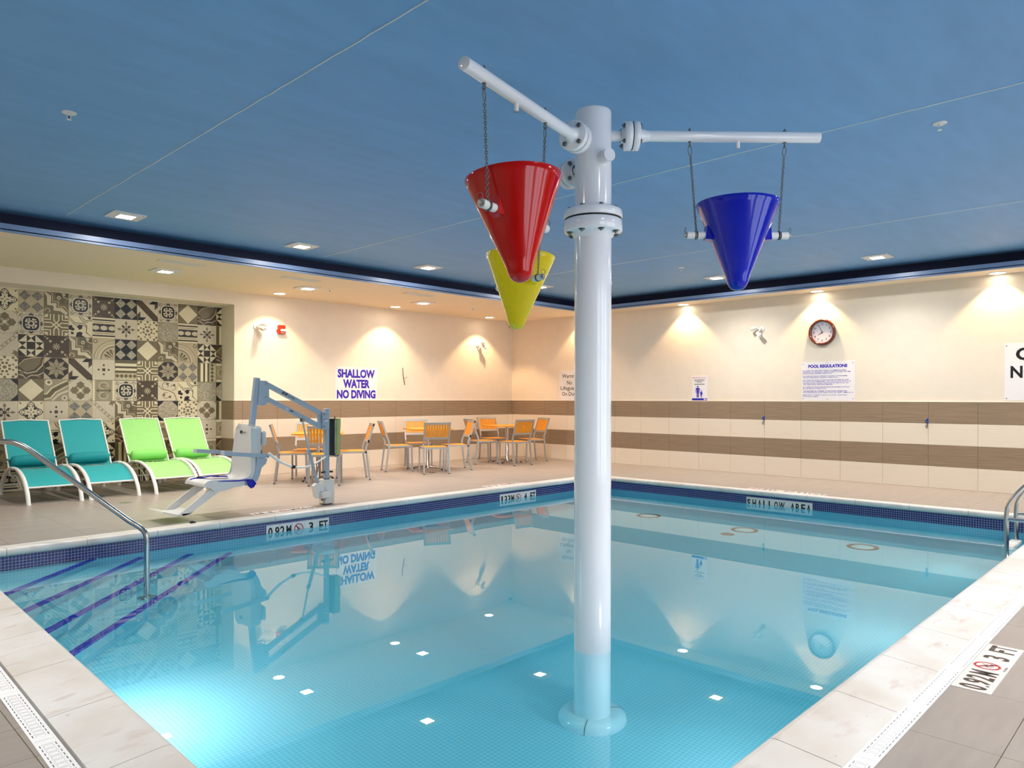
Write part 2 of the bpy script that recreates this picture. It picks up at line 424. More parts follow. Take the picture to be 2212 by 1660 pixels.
# blue ceiling, cove, soffit, lip
b = MB().mat(M_ceil); b.box(XN-.2, LIPX+COVE, YN-.2, LIPY+COVE, ZC, ZC+.06)
ceiling = struct(b.build('ceiling'), 'blue painted ceiling')
for X in (2.25, 5.35, 8.54):
    pts = [(X+random.uniform(-.004,.004), YN+ .12*k, ZC-.001) for k in range(int((LIPY+.05-YN)/.12))]
    MB().tube(pts, .0045, 5).build('joint_bead', M_whitem, ceiling)
b = MB().mat(M_cove)
b.box(XN-.2, LIPX+COVE+.02, LIPY+COVE, LIPY+COVE+.02, ZS+.02, ZC+.06); b.box(LIPX+COVE, LIPX+COVE+.02, YN-.2, LIPY+COVE, ZS+.02, ZC+.06)
b.box(XN-.2, LIPX+COVE, LIPY, LIPY+COVE, ZS+.02, ZS+.03); b.box(LIPX, LIPX+COVE, YN-.2, LIPY, ZS+.02, ZS+.03)
struct(b.build('trim_1'), 'dark recessed cove around the blue ceiling')
b = MB(); b.box(XN-.2, XR+.1, LIPY+.004, YB+.1, ZS, ZS+.02); b.box(LIPX+.004, XR+.1, YN-.2, LIPY+.004, ZS, ZS+.02)
struct(b.build('soffit', M_soff), 'cream dropped soffit around the blue ceiling')
b = MB(); b.box(XN-.2, LIPX+.03, LIPY, LIPY+.03, ZS-.001, ZS+.085); b.box(LIPX, LIPX+.03, YN-.2, LIPY, ZS-.001, ZS+.085)
struct(b.build('trim_2', M_lip), 'blue lip along the soffit edge')

# ---------------------------------------------------------------- deck
def nose_x(y): return 1.03 + .018*(y-2.45)
DRN = .835; DRF = 7.415; DRR = 9.655       # outer drain edges near, far, right
def drl(y): return nose_x(y) - .350        # outer drain edge left
b = MB(); zb = -.3
b.box(XN-.2, XR, YN-.2, DRN+.004, zb, -.008); b.box(XN-.2, XR, DRF-.004, NY, zb, -.008)
b.box(DRR-.004, XR, DRN, DRF, zb, -.008)
b.prism([(XN-.2,DRN),(drl(DRN)+.004,DRN),(drl(DRF)+.004,DRF),(XN-.2,DRF)], zb, -.008)
floor_o = struct(b.build('floor', M_fgrout), 'grey-beige tiled pool deck')
rest = MB(); FC = {}; nt = 0
def deck(x0, x1, y0, y1, ox, oy=.538):
    global nt
    for i in range(floor((x0-ox)/.605)-1, ceil((x1-ox)/.605)+1):
        a, c = max(x0, ox+i*.605), min(x1, ox+(i+1)*.605)
        if c-a < .02: continue
        for j in range(floor((y0-oy)/.305)-1, ceil((y1-oy)/.305)+1):
            d, e = max(y0, oy+j*.305), min(y1, oy+(j+1)*.305)
            if e-d < .02: continue
            vis = False
            for P in ((a,d),(c,d),(a,e),(c,e),((a+c)/2,(d+e)/2)):
                p = project((P[0],P[1],0))
                if p and -10 < p[0] < 2222 and p[1] < 1670: vis = True
            if vis and nt < 300:
                nt += 1; key = (round(c-a,3), round(e-d,3))
                if key not in FC: FC[key] = MB().cbox(.001, c-a-.001, .001, e-d-.001, -.0085, 0, .0012).mesh('floor_tile', M_floor)
                link('floor_tile', FC[key], floor_o, (a, d, 0))
            else: rest.box(a+.001, c-.001, d+.001, e-.001, -.012, 0)
deck(-1.8, XR, -1.7, DRN, 3.05)
deck(-1.8, drl(3.5)-.0, DRN, DRF, .07)
deck(DRR, XR, DRN, DRF, 3.05)
deck(-1.8, NX, DRF, NY, 2.1); deck(NX, XR, DRF, YB, 2.1)
ro = rest.build('floor_tiles', M_floor, floor_o); ro['kind'] = 'stuff'

# ---------------------------------------------------------------- pool shell
def fl(x): return -1.10 if x < 5 else (-1.30 if x > 8.5 else -1.10-.2*(x-5)/3.5)
A, B_, C_, D_ = (PX0a, PY0), (PX1, PY0), (PX1, PY1), (PX0b, PY1)
b = MB()
xs = [None, 5.0, 8.5, PX1]
cols = [[(PX0a,PY0),(PX0b,PY1)], [(5,PY0),(5,PY1)], [(8.5,PY0),(8.5,PY1)], [(PX1,PY0),(PX1,PY1)]]
zz = [-1.10, -1.10, -1.30, -1.30]
V = []; 
for (p, q), z in zip(cols, zz): V += [(p[0],p[1],z), (q[0],q[1],z), (p[0],p[1],-.03), (q[0],q[1],-.03)]
Fq = []
for k in range(3):
    i = 4*k; Fq += [(i, i+4, i+5, i+1), (i, i+2, i+6, i+4), (i+1, i+5, i+7, i+3)]
Fq += [(0,1,3,2), (12,14,15,13)]
b.add(V, Fq)
# bullnose cove where wall meets floor is read as a pale line: small fillet strips
pool = struct(b.build('swimming_pool', M_pool), 'indoor pool lined with pale mosaic')
for p in pool.data.polygons: pass
bm = bmesh.new(); bm.from_mesh(pool.data)
cen = Vector((5, 4, -.5))
for f in bm.faces:
    if f.normal.dot(cen - f.calc_center_median()) < 0: f.normal_flip()
bm.to_mesh(pool.data); bm.free()
# cobalt mosaic band (tiles about 7 px: one joined mesh per side)
P_ = .0254
def band(n, loc, rotz):
    b = MB().mat(M_pgrout); b.box(0, n*P_, -.001, .004, -.04-7*P_, -.038); b.mat(M_navy)
    for i in range(n):
        for j in range(7):
            x0, z1 = i*P_+.0018, -.0408-j*P_; x1, z0 = x0+.0218, z1-.0218
            b.add([(x0,-.0032,z0),(x1,-.0032,z0),(x1,-.0032,z1),(x0,-.0032,z1),(x0,-.001,z0),(x1,-.001,z0),(x1,-.001,z1),(x0,-.001,z1)],
                  [(0,1,2,3),(0,4,5,1),(1,5,6,2),(2,6,7,3),(3,7,4,0)])
    o = b.build('mosaic_band', None, pool, loc, rotz); o['kind'] = 'stuff'
band(326, (PX0b, PY1, 0), 0)
band(235, (PX1, PY1, 0), -pi/2)
band(329, (PX1, PY0, 0), pi)
band(235, (PX0a, PY0, 0), pi/2-.016)
# corner steps running diagonally, cobalt nosing tiles
for c, zt in ((5.03,-.18), (4.63,-.40), (4.20,-.60), (3.80,-.81)):
    x_l = (c*0+PX0a+.0159*(0)); yl = 1.05 + c
    pl = (PX0a+.0159*(yl-PY0)-.01, yl); pf = (PY1-c, PY1)
    MB().prism([(pl[0]-.0,pl[0]+c), (pf[0],PY1-.001), (PX0b+.001,PY1-.001)], -1.12, zt).build('step', M_pool, pool)
    n = MB().mat(mat('cobalt_nosing', rgb(10,44,190), .25, var=.1, vscale=20)); L = Vector((pf[0]-pl[0], PY1-pl[0]-c, 0)); ln = L.length; u = L.normalized(); w = Vector((-u.y, u.x, 0))
    k = int(ln/.0508)
    for i in range(k):
        o = Vector((pl[0], pl[0]+c, 0)) + u*(i*.0508+.001)
        q = [o - w*.003, o + u*.0488 - w*.003, o + u*.0488 + w*.047, o + w*.047]
        n.add([(p.x,p.y,zt-.045) for p in q]+[(p.x,p.y,zt+.0025) for p in q], [(0,3,2,1),(4,5,6,7),(0,1,5,4),(1,2,6,5),(2,3,7,6),(3,0,4,7)])
    o = n.build('step_nosing', None, pool); o['kind'] = 'stuff'
# coping stones
prof = [(0,-.045),(0,.010),(.05,.015),(.20,.028),(.232,.030),(.248,.027),(.259,.019),(.265,.006),(.265,-.010),(.260,-.024),(.250,-.034),(.236,-.039),(.236,-.045)]
CC = {}
def stone(L, loc, rotz):
    key = round(L,3)
    if key not in CC: CC[key] = MB().extr(prof, 'x', .002, L-.002).mesh('coping_stone', M_cop)
    return link('coping_stone', CC[key], pool, loc, rotz)
def row(joints, f):
    for a, c in zip(joints[:-1], joints[1:]): f(a, c-a)
row([.75, 1.356]+[1.958+.602*k for k in range(0,13)]+[9.4], lambda a, L: stone(L, (a, .910, 0), 0))
row([1.404-.59*1]+[1.404+.59*k for k in range(0,14)]+[9.575], lambda a, L: stone(L, (a+L, 7.345+.01, 0), pi))
row([1.16]+[1.47+.602*k for k in range(0,10)]+[7.2], lambda a, L: stone(L, (nose_x(a+L)-.265, a+L, 0), -pi/2-.018))
row([1.15]+[1.36+.6*k for k in range(0,10)]+[7.1], lambda a, L: stone(L, (9.595, a, 0), pi/2))
struct(MB().box(.6, 9.7, .7, 1.14, -.9, -.046).build('trim_3', M_pool), 'concrete under the coping')
# pool lamp in the left wall; three near-wall ones added unseen to brighten water
def lamp(name, kind, loc, energy, col, rot=(0,0,0), size=.2, parent=None, **kw):
    l = bpy.data.lights.new(name, kind); l.energy = energy; l.color = col
    l.cycles.is_caustics_light = True
    if kind == 'AREA': l.shape = kw.get('shape', 'SQUARE'); l.size = size; l.spread = kw.get('spread', pi)
    else: l.shadow_soft_size = size
    if kind == 'SPOT': l.spot_size = kw['cone']; l.spot_blend = kw.get('blend', .3)
    o = bpy.data.objects.new(name, l); COL.objects.link(o); o.location = loc; o.rotation_euler = rot
    if parent: o.parent = parent
    return o
for x, y, rz, e, tl in ((PX0a+.10, 4.15, -pi/2, 1.0, -.6), (3.2, PY0+.05, 0, .45, .3), (5.6, PY0+.05, 0, .45, .3), (8.0, PY0+.05, 0, .45, .3)):
    h = MB().lathe([(.13,0),(.13,.02),(.10,.03)], (0,0,0), (0,1,0), 20).disc((0,.03,0), .1, (0,1,0), 20)
    h.build('pool_light_housing', M_chrome, pool, (x, y-.0 if rz == 0 else y, -.62), rz)
    d = (cos(rz+pi/2), sin(rz+pi/2))
    lamp('pool_light', 'AREA', (x+d[0]*.06, y+d[1]*.06, -.62), W_POOL*e, (1,.96,1), (pi/2+tl, 0, rz), .2, None, shape='DISK')
# water body (its level top keeps its own vertices so that it shades perfectly flat)
b = MB(); e = .02
wp = [(PX0a-e,PY0-e),(PX1+e,PY0-e),(PX1+e,PY1+e),(PX0b-e,PY1+e)]
b.add([(x,y,WL) for x,y in wp], [(0,1,2,3)], True)
b.add([(x,y,-1.6) for x,y in wp]+[(x,y,WL) for x,y in wp], [(3,2,1,0)]+[(i,(i+1)%4,4+(i+1)%4,4+i) for i in range(4)])
water = tag(b.build('pool_water', M_water), 'clear blue water filling the pool, mirroring walls and lights', 'water')

# ---------------------------------------------------------------- trench drain
def plate(name, L, Wd, t, holes, m):
    """flat plate L x Wd with rectangular slots cut right through"""
    xs = sorted({0, L} | {round(h[i],5) for h in holes for i in (0,1)}); ys = sorted({0, Wd} | {round(h[i],5) for h in holes for i in (2,3)})
    nx, ny = len(xs), len(ys); ix = {x:i for i,x in enumerate(xs)}; iy = {y:i for i,y in enumerate(ys)}
    H = np.zeros((nx-1, ny-1), bool)
    for a,c,d,e in holes: H[ix[round(a,5)]:ix[round(c,5)], iy[round(d,5)]:iy[round(e,5)]] = True
    V = [(x,y,0) for x in xs for y in ys] + [(x,y,-t) for x in xs for y in ys]; n = nx*ny; F = []
    v = lambda i,j: i*ny+j
    for i in range(nx-1):
        for j in range(ny-1):
            if H[i,j]: continue
            F.append((v(i,j), v(i+1,j), v(i+1,j+1), v(i,j+1)))
            for di, dj, p, q in ((-1,0,v(i,j),v(i,j+1)),(1,0,v(i+1,j+1),v(i+1,j)),(0,-1,v(i+1,j),v(i,j)),(0,1,v(i,j+1),v(i+1,j+1))):
                a, c = i+di, j+dj
                if not (0 <= a < nx-1 and 0 <= c < ny-1) or H[a,c]: F.append((q, p, p+n, q+n))
    me = bpy.data.meshes.new(name); me.from_pydata(V, [], F); me.materials.append(m); me.update(); return me
holes = []; U = .0375; GL, GW = .6, .062
for k in range(16):
    x = k*U
    if k in (0, 15): continue
    for v0, v1 in ((.0035,.0075),(.0545,.0585)): holes.append((x+.005, x+.029, v0, v1))
    for v0, v1 in ((.0145,.0175),(.0445,.0475)): holes.append((x+.006, x+.013, v0, v1))
    holes += [(x+.017, x+.0193, .0175, .0445), (x+.0235, x+.0258, .0125, .0495), (x+.0305, x+.0328, .0095, .0525)]
GR = plate('grate', GL-.002, GW, .006, holes, M_grate)
drain = thing('trench_drain', 'white slotted drain grating running round the pool between coping and deck', 'drain')
fr = MB()
fr.box(.68, DRR, DRN, DRN+.008, -.02, .002); fr.box(.76, DRR-.08, DRN+.068, DRN+.0765, -.02, .002)
fr.box(.7, DRR, DRF-.008, DRF, -.02, .002); fr.box(.8, DRR-.08, DRF-.0765, DRF-.068, -.02, .002)
fr.box(DRR-.008, DRR, DRN, DRF, -.02, .002); fr.box(DRR-.0765, DRR-.068, DRN+.08, DRF-.08, -.02, .002)
for o in (0, .068):
    fr.prism([(drl(DRN)+o,DRN),(drl(DRN)+o+.008,DRN),(drl(DRF)+o+.008,DRF),(drl(DRF)+o,DRF)], -.02, .002)
fr.build('channel_frame', M_grate, drain)
ch = MB(); ch.box(.62, 9.66, DRN, DRN+.076, -.05, -.03); ch.box(.66, 9.66, DRF-.076, DRF, -.05, -.03); ch.box(DRR-.076, DRR, DRN, DRF, -.05, -.03)
ch.prism([(drl(DRN),DRN),(drl(DRN)+.076,DRN),(drl(DRF)+.076,DRF),(drl(DRF),DRF)], -.05, -.03)
ch.build('channel', M_dark, drain)
for k in range(14): link('grate', GR, drain, (.9+.6*k, DRN+.007, .001))
for k in range(14): link('grate', GR, drain, (.8+.6*k, DRF-.069, .001))
for k in range(10): link('grate', GR, drain, (DRR-.007, 1.1+.6*k, .001), pi/2)
for k in range(10):
    y = 1.3+.6*k; link('grate', GR, drain, (drl(y)+.069, y, .001), pi/2-.018)

# ---------------------------------------------------------------- niche tiles: printed patterns as thin inlays
pal = {'cream': mat('print_cream', rgb(226,212,176), .4, var=.03), 'beige': mat('print_beige', rgb(190,174,140), .4, var=.04), 'grey': mat('print_grey_beige', rgb(158,145,116), .4, var=.05),
       'taupe': mat('print_taupe', rgb(120,106,76), .4, var=.06), 'olive': mat('print_olive', rgb(98,90,62), .4, var=.08), 'brown': mat('print_brown', rgb(78,60,40), .4, var=.1),
       'dark': mat('print_dark_brown', rgb(52,40,30), .4, var=.08), 'black': mat('print_black', rgb(24,20,24), .4, var=.05), 'pale': mat('print_pale', rgb(208,195,168), .4, var=.03),
       'spk': speck('print_speckle_dark', rgb(52,50,48), rgb(170,164,150), 160), 'spk2': speck('print_speckle_light', rgb(110,102,84), rgb(206,196,170), 150)}
TSZ = .303
class Pat:
    def __init__(s, base): s.l = [(None, base)]; s.n = 0
    def poly(s, pts, c): s.l.append((pts, c)); return s
    def circ(s, x, y, r, c, n=14, ry=None): return s.poly([(x+r*cos(2*pi*i/n), y+(ry or r)*sin(2*pi*i/n)) for i in range(n)], c)
    def rect(s, x0, x1, y0, y1, c): return s.poly([(x0,y0),(x1,y0),(x1,y1),(x0,y1)], c)
    def dia(s, x, y, r, c): return s.poly([(x+r,y),(x,y+r),(x-r,y),(x,y-r)], c)
    def line(s, pts, w, c, closed=False):
        P = [Vector(p) for p in pts]
        if closed: P.append(P[0])
        L, R = [], []
        for i, p in enumerate(P):
            if closed and i in (0, len(P)-1): t = (P[1]-P[-2])
            else: t = P[min(i+1,len(P)-1)]-P[max(i-1,0)]
            t.normalize(); nn = Vector((-t.y, t.x))*w/2; L.append(p+nn); R.append(p-nn)
        s.n += 1
        for i in range(len(P)-1): s.l.append(([tuple(L[i]),tuple(L[i+1]),tuple(R[i+1]),tuple(R[i])], c, s.n))
        return s
    def rot4(s, fn):
        for k in range(4):
            ca, sa = [(1,0),(0,1),(-1,0),(0,-1)][k]
            fn(lambda pts: [(x*ca-y*sa, x*sa+y*ca) for x, y in pts])
        return s
    def mesh(s, name, rot=0, clipx=None):
        b = MB(); h = TSZ/2; ca, sa = [(1,0),(0,1),(-1,0),(0,-1)][rot]
        b.mat(pal[s.l[0][1]]).cbox(-h+.0008, h-.0008, -.008, .002, -h+.0008, h-.0008, .001)
        lay = 0; last = None
        for it in s.l[1:]:
            pts, c = it[0], it[1]
            if len(it) == 2 or it[2] != last: lay += 1
            last = it[2] if len(it) > 2 else None
            y = -.0081 - .00005*lay
            q = [(min(.494,max(-.494,x)), min(.494,max(-.494,z))) for x, z in pts]
            q = [(x*ca-z*sa, x*sa+z*ca) for x, z in q]
            out = []
            for p in q:
                if not out or (abs(p[0]-out[-1][0])+abs(p[1]-out[-1][1])) > 1e-5: out.append(p)
            if len(out) > 2 and abs(out[0][0]-out[-1][0])+abs(out[0][1]-out[-1][1]) < 1e-5: out.pop()
            if len(out) < 3: continue
            ar = sum(out[i-1][0]*out[i][1]-out[i][0]*out[i-1][1] for i in range(len(out)))
            if abs(ar) < 1e-6: continue
            if ar < 0: out.reverse()
            b.mat(pal[c]); b.add([(x*TSZ, y, z*TSZ) for x, z in out], [tuple(range(len(out)))])
        me = bpy.data.meshes.new(name); me.from_pydata(b.v, [], b.f)
        for x in b.mats: me.materials.append(x)
        me.polygons.foreach_set('material_index', b.mi); me.update()
        if clipx is not None:
            bm = bmesh.new(); bm.from_mesh(me)
            bmesh.ops.bisect_plane(bm, geom=bm.verts[:]+bm.edges[:]+bm.faces[:], plane_co=(clipx,0,0), plane_no=(1,0,0), clear_outer=True)
            bm.to_mesh(me); bm.free()
        return me
PT = {}
def lob(r, a, k, n=48, ph=0): return [((r+a*cos(k*(2*pi*i/n)+ph))*cos(2*pi*i/n), (r+a*cos(k*(2*pi*i/n)+ph))*sin(2*pi*i/n)) for i in range(n)]
# D black medallion
p = Pat('pale'); p.line(lob(.44,.025,8), .018, 'olive', True); p.line(lob(.295,.022,4,48,pi), .08, 'black', True)
def f(R):
    for x, y, r in ((.41,0,.04),(.385,.055,.035),(.385,-.055,.035)): q = [(x+r*cos(2*pi*i/10), y+r*sin(2*pi*i/10)) for i in range(10)]; p.poly(R(q), 'black')
    p.line(R([(.15,0),(.30,0)]), .075, 'black'); p.line(R([(.17+.055*cos(radians(a)), .17+.055*sin(radians(a))) for a in range(-150,160,40)]), .035, 'black')
    p.line(R([(.36+.07*cos(radians(a)), .38+.07*sin(radians(a))) for a in range(-60,250,40)]), .022, 'olive'); p.line(R([(.30,.46),(.40,.36)]), .022, 'olive')
p.rot4(f); p.line(lob(.15,.012,8,40), .02, 'black', True); p.dia(0,0,.09,'dark'); PT['D'] = p
# K pinwheel of triangles
p = Pat('cream'); a = 1/6; p.rect(-a,a,-a,a,'dark')
def f(R):
    p.poly(R([(-.5,.5),(-a,.5),(-.5,a)]), 'dark'); p.poly(R([(-a,.5),(0,2*a),(-a,a)]), 'dark'); p.poly(R([(a,.5),(a,a),(0,2*a)]), 'dark')
p.rot4(f)
for t in (-a, a): p.line([(t,-.5),(t,.5)], .008, 'grey'); p.line([(-.5,t),(.5,t)], .008, 'grey')
PT['K'] = p
# B, F diamonds
for nme, base, c in (('B','beige','spk'), ('F','black','spk2')):
    p = Pat(base)
    for x in (-.25,.25):
        for y in (-.25,.25): p.dia(x,y,.235,c)
    PT[nme] = p
PT['H'] = Pat('taupe').dia(0,0,.49,'cream')
o8 = lambda r: [(r*cos(radians(22.5+45*i)), r*sin(radians(22.5+45*i))) for i in range(8)]
PT['R'] = Pat('grey').poly(o8(.5),'spk2'); PT['Z'] = Pat('black').poly(o8(.53),'spk2')
# E flower on brown
p = Pat('brown')
for k in range(8):
    an = k*pi/4; p.poly([(.03*cos(an+.6),.03*sin(an+.6)),(.15*cos(an+.14),.15*sin(an+.14)),(.17*cos(an),.17*sin(an)),(.15*cos(an-.14),.15*sin(an-.14)),(.03*cos(an-.6),.03*sin(an-.6))], 'beige')
p.circ(0,0,.03,'brown')
for sx in (-1,1):
    for sy in (-1,1):
        for d, r in ((.24,.06),(.36,.045),(.44,.03)): p.circ(sx*d, sy*d, r, 'beige')
PT['E'] = p
# G diagonal bar
p = Pat('pale'); p.poly([(-.5,.5),(-.28,.5),(.5,-.28),(.5,-.5),(.28,-.5),(-.5,.28)], 'brown')
p.poly([(-.5,.5),(-.36,.5),(-.5,.36)], 'black'); p.poly([(.5,-.5),(.36,-.5),(.5,-.36)], 'black')
p.poly([(.5,.5),(.22,.5),(.06,.34),(.34,.34)], 'black'); p.poly([(.5,.5),(.34,.34),(.34,.06),(.5,.22)], 'brown')
p.poly([(-.5,-.5),(-.22,-.5),(-.06,-.34),(-.34,-.34)], 'black'); p.poly([(-.5,-.5),(-.34,-.34),(-.34,-.06),(-.5,-.22)], 'brown'); PT['G'] = p
# V eight-point star
p = Pat('beige'); p.poly(o8(.53), 'dark')
for k in range(8):
    an = k*pi/4; p.poly([(0,0),(.27*cos(an+.36),.27*sin(an+.36)),(.47*cos(an),.47*sin(an)),(.27*cos(an-.36),.27*sin(an-.36))], 'grey'); p.line([(0,0),(.27*cos(an+.39),.27*sin(an+.39))], .02, 'black')
PT['V'] = p
# W five small diamonds
p = Pat('beige'); p.poly([(x,y) for x,y in [(-.44,.49),(.44,.49),(.49,.44),(.49,-.44),(.44,-.49),(-.44,-.49),(-.49,-.44),(-.49,.44)]], 'pale'); p.rect(-.07,.07,-.07,.07,'brown')
for x, y in ((.22,0),(-.22,0),(0,.22),(0,-.22)): p.dia(x,y,.06,'brown')
PT['W'] = p
# L four-leaf
p = Pat('pale')
def f(R):
    p.poly(R([(.06,0),(.16,.10),(.18,.20),(.28,.13),(.30,.19),(.44,0),(.30,-.19),(.28,-.13),(.18,-.20),(.16,-.10)]), 'taupe')
    p.line(R([(.06,.06),(.14,.16),(.10,.2)]), .03, 'taupe'); p.line(R([(.5,.30),(.42,.40),(.30,.5)]), .025, 'taupe'); p.poly(R([(.5,.5),(.4,.5),(.44,.44),(.5,.4)]), 'taupe')
p.rot4(f); p.dia(0,0,.07,'cream'); PT['L'] = p
# P snowflake of fleurs
p = Pat('pale')
for k in range(8):
    an = k*pi/4; L = .42 if k%2 == 0 else .30; R = lambda q: [(x*cos(an)-y*sin(an), x*sin(an)+y*cos(an)) for x, y in q]
    c = 'taupe' if k%2 == 0 else 'dark'
    p.line(R([(0,0),(L-.08,0)]), .04, c); p.poly(R([(L-.14,0),(L-.18,.07),(L-.07,.04),(L,0),(L-.07,-.04),(L-.18,-.07)]), c)
p.circ(0,0,.06,'dark'); PT['P'] = p
# M interlace
p = Pat('taupe')
def f(R):
    for s_ in (1,-1):
        p.line(R([(.10,s_*.5),(.10,s_*.22),(.0+.02,s_*.10)] if s_>0 else [(.24,.5),(.24,.24),(.5,.24)]), .05, 'cream')
    p.line(R([(.36,.5),(.36,.36),(.5,.36)]), .05, 'cream'); p.circ(*R([(.42,.42)])[0], .045, 'cream')
    p.line(R([(-.10,.5),(-.10,.2),(.14,-.04)]), .05, 'cream')
p.rot4(f); PT['M'] = p
# N black strapwork
p = Pat('cream')
for d in (0, .09): p.line([(-.5,.42-d),(-.24,.16-d),(.16,.16-d),(.26,.06-d)]+[(.26+.2*0,.06-d),(.26-.02,-.26-d*.2),(.5,-.5+.0)], .03, 'black')
p.line([(-.06,.5),(.0,.36),(.12,.24),(.3,.22)], .03, 'black'); p.line([(.02,.5),(.08,.40),(.2,.30),(.5,.30)], .03, 'black')
p.poly([(.2,.48),(.32,.46),(.34,.36),(.48,.38),(.40,.44),(.48,.5),(.3,.5)], 'black')
p.poly([(-.18,-.02),(-.06,.06),(.08,.05),(.06,-.10),(-.06,-.16),(-.1,-.08)], 'black'); p.poly([(-.5,.0),(-.36,.06),(-.34,-.06),(-.24,-.12),(-.3,-.22),(-.5,-.16)], 'black')
p.poly([(-.2,-.5),(-.16,-.3),(-.02,-.24),(.1,-.3),(.04,-.4),(.2,-.5)], 'black'); p.poly([(-.42,-.26),(-.3,-.28),(-.28,-.36),(-.38,-.4)], 'black'); PT['N'] = p
# O stripes with hexagons
p = Pat('cream')
for x in (-.38,.38): p.line([(x,-.5),(x,.5)], .07, 'dark')
for x in (-.27,.27): p.line([(x,-.44),(x,.44)], .025, 'dark')
p.rect(-.2,.2,-.48,.48,'dark')
for y in (-.36,0,.36): p.poly([(-.12,y),(-.06,y+.15),(.06,y+.15),(.12,y),(.06,y-.15),(-.06,y-.15)], 'pale')
PT['O'] = p
# X stripes with a row of diamonds
p = Pat('olive'); p.rect(-.5,.5,.2,.34,'cream'); p.rect(-.5,.5,-.02,.10,'cream'); p.rect(-.5,.5,.10,.16,'brown'); p.rect(-.5,.5,-.44,-.12,'beige')
for k in range(5): p.dia(-.4+.2*k,-.28,.1,'olive')
p.rect(-.5,.5,-.12,-.09,'dark'); p.rect(-.5,.5,-.47,-.44,'cream'); PT['X'] = p
# T diagonal beads
p = Pat('pale'); p.line([(-.5,-.5),(.5,.5)], .30, 'taupe'); p.line([(-.5,-.5),(.5,.5)], .22, 'pale'); p.line([(-.5,-.5),(.5,.5)], .17, 'grey')
for k in range(7): p.circ(-.43+.143*k,-.43+.143*k,.06,'pale')
p.poly([(.5,-.3),(.3,-.22),(.34,-.34),(.22,-.38),(.36,-.42),(.4,-.5),(.5,-.5)], 'taupe'); p.poly([(-.5,.3),(-.3,.36),(-.36,.42),(-.28,.5),(-.5,.5)], 'taupe'); PT['T'] = p
# Q star lattice
p = Pat('cream')
def hexring(cx, cy):
    for k in range(8): p.circ(cx+.2*cos(k*pi/4+pi/8), cy+.2*sin(k*pi/4+pi/8), .062, 'taupe', 6)
    p.poly([(cx+(.1 if i%2 else .06)*cos(i*pi/8), cy+(.1 if i%2 else .06)*sin(i*pi/8)) for i in range(16)], 'taupe')
hexring(0,0)
for x in (-.5,.5):
    for y in (-.5,.5): hexring(x,y)
for x, y in ((.44,0),(-.44,0),(0,.44),(0,-.44)):
    p.circ(x,y,.06,'taupe',6); p.circ(x*.72+y*.28,y*.72+x*.28,.045,'taupe',6); p.circ(x*.72-y*.28,y*.72-x*.28,.045,'taupe',6)
PT['Q'] = p
# A black scroll quatrefoil
p = Pat('cream'); p.line(lob(.36,.09,4), .03, 'black', True); p.line(lob(.29,.08,4), .022, 'black', True)
def f(R):
    for s_ in (1,-1): p.line(R([(.22+.075*cos(radians(a)), s_*(.10+.06*sin(radians(a)))) for a in range(-90,200,45)]), .03, 'black')
    p.dia(*R([(.47,0)])[0], .03, 'black'); p.line(R([(.12,.12),(.24,.24)]), .035, 'black'); p.poly(R([(.48,.48),(.36,.40),(.40,.36)]), 'black'); p.line(R([(.05,0),(.16,0)]), .03, 'black')
p.rot4(f); PT['A'] = p
# C stepped band
p = Pat('taupe'); st = [(-.5,.5),(-.30,.30),(-.30,-.06),(-.06,-.06),(-.06,-.28),(.2,-.28),(.42,-.5)]
p.line([(x-.02,y-.02) for x,y in st], .20, 'olive'); p.line(st, .17, 'cream'); p.line(st, .10, 'pale'); p.line([(x+.14,y+.14) for x,y in st], .05, 'beige')
p.poly([(-.02,.5),(-.02,.16),(.16,.16),(.16,-.02),(.5,-.02),(.5,.5)], 'olive'); p.circ(.1,.26,.09,'pale',8); p.circ(.1,.26,.04,'olive',8); p.circ(.3,.42,.07,'pale',8); p.circ(.38,.1,.08,'taupe',10)
p.line([(.22,.5),(.3,.3),(.5,.22)], .05, 'beige'); p.line(arc(-.36,-.36,.1,-60,200,8), .045, 'beige'); PT['C'] = p
# U corner arcs with fan
p = Pat('beige')
for r, w, c in ((.78,.30,'taupe'),(.78,.25,'pale'),(.80,.13,'beige'),(.62,.03,'taupe')): p.line([(-.5+r*cos(radians(a)), -.5+r*sin(radians(a))) for a in range(0,91,9)], w, c)
for a in (25,45,65): p.poly([(-.5+.1*cos(radians(a)),-.5+.1*sin(radians(a))),(-.5+.5*cos(radians(a-6)),-.5+.5*sin(radians(a-6))),(-.5+.54*cos(radians(a)),-.5+.54*sin(radians(a))),(-.5+.5*cos(radians(a+6)),-.5+.5*sin(radians(a+6)))], 'olive')
p.line(arc(-.36,-.14,.08,0,300,8), .03, 'taupe'); p.line(arc(-.14,-.36,.08,90,390,8), .03, 'taupe')
p.circ(.36,.36,.1,'taupe'); p.circ(.36,.36,.05,'pale'); PT['U'] = p
# Y paisley border
p = Pat('grey')
for k in range(8): p.circ(-.44+.126*k, .44, .07, 'cream', 10); p.circ(-.44+.126*k, -.44, .07, 'cream', 10)
for s_ in (1,-1):
    p.line([(s_*(.24+.16*cos(radians(a))), .0+.2*sin(radians(a))) for a in range(-120,181,25)], .05, 'beige'); p.line([(s_*(.24+.07*cos(radians(a))), .02+.09*sin(radians(a))) for a in range(-60,241,40)], .045, 'taupe')
p.line([(0,-.3),(0,.3)], .05, 'olive'); p.circ(0,.26,.06,'olive'); p.circ(0,-.26,.06,'olive'); PT['Y'] = p
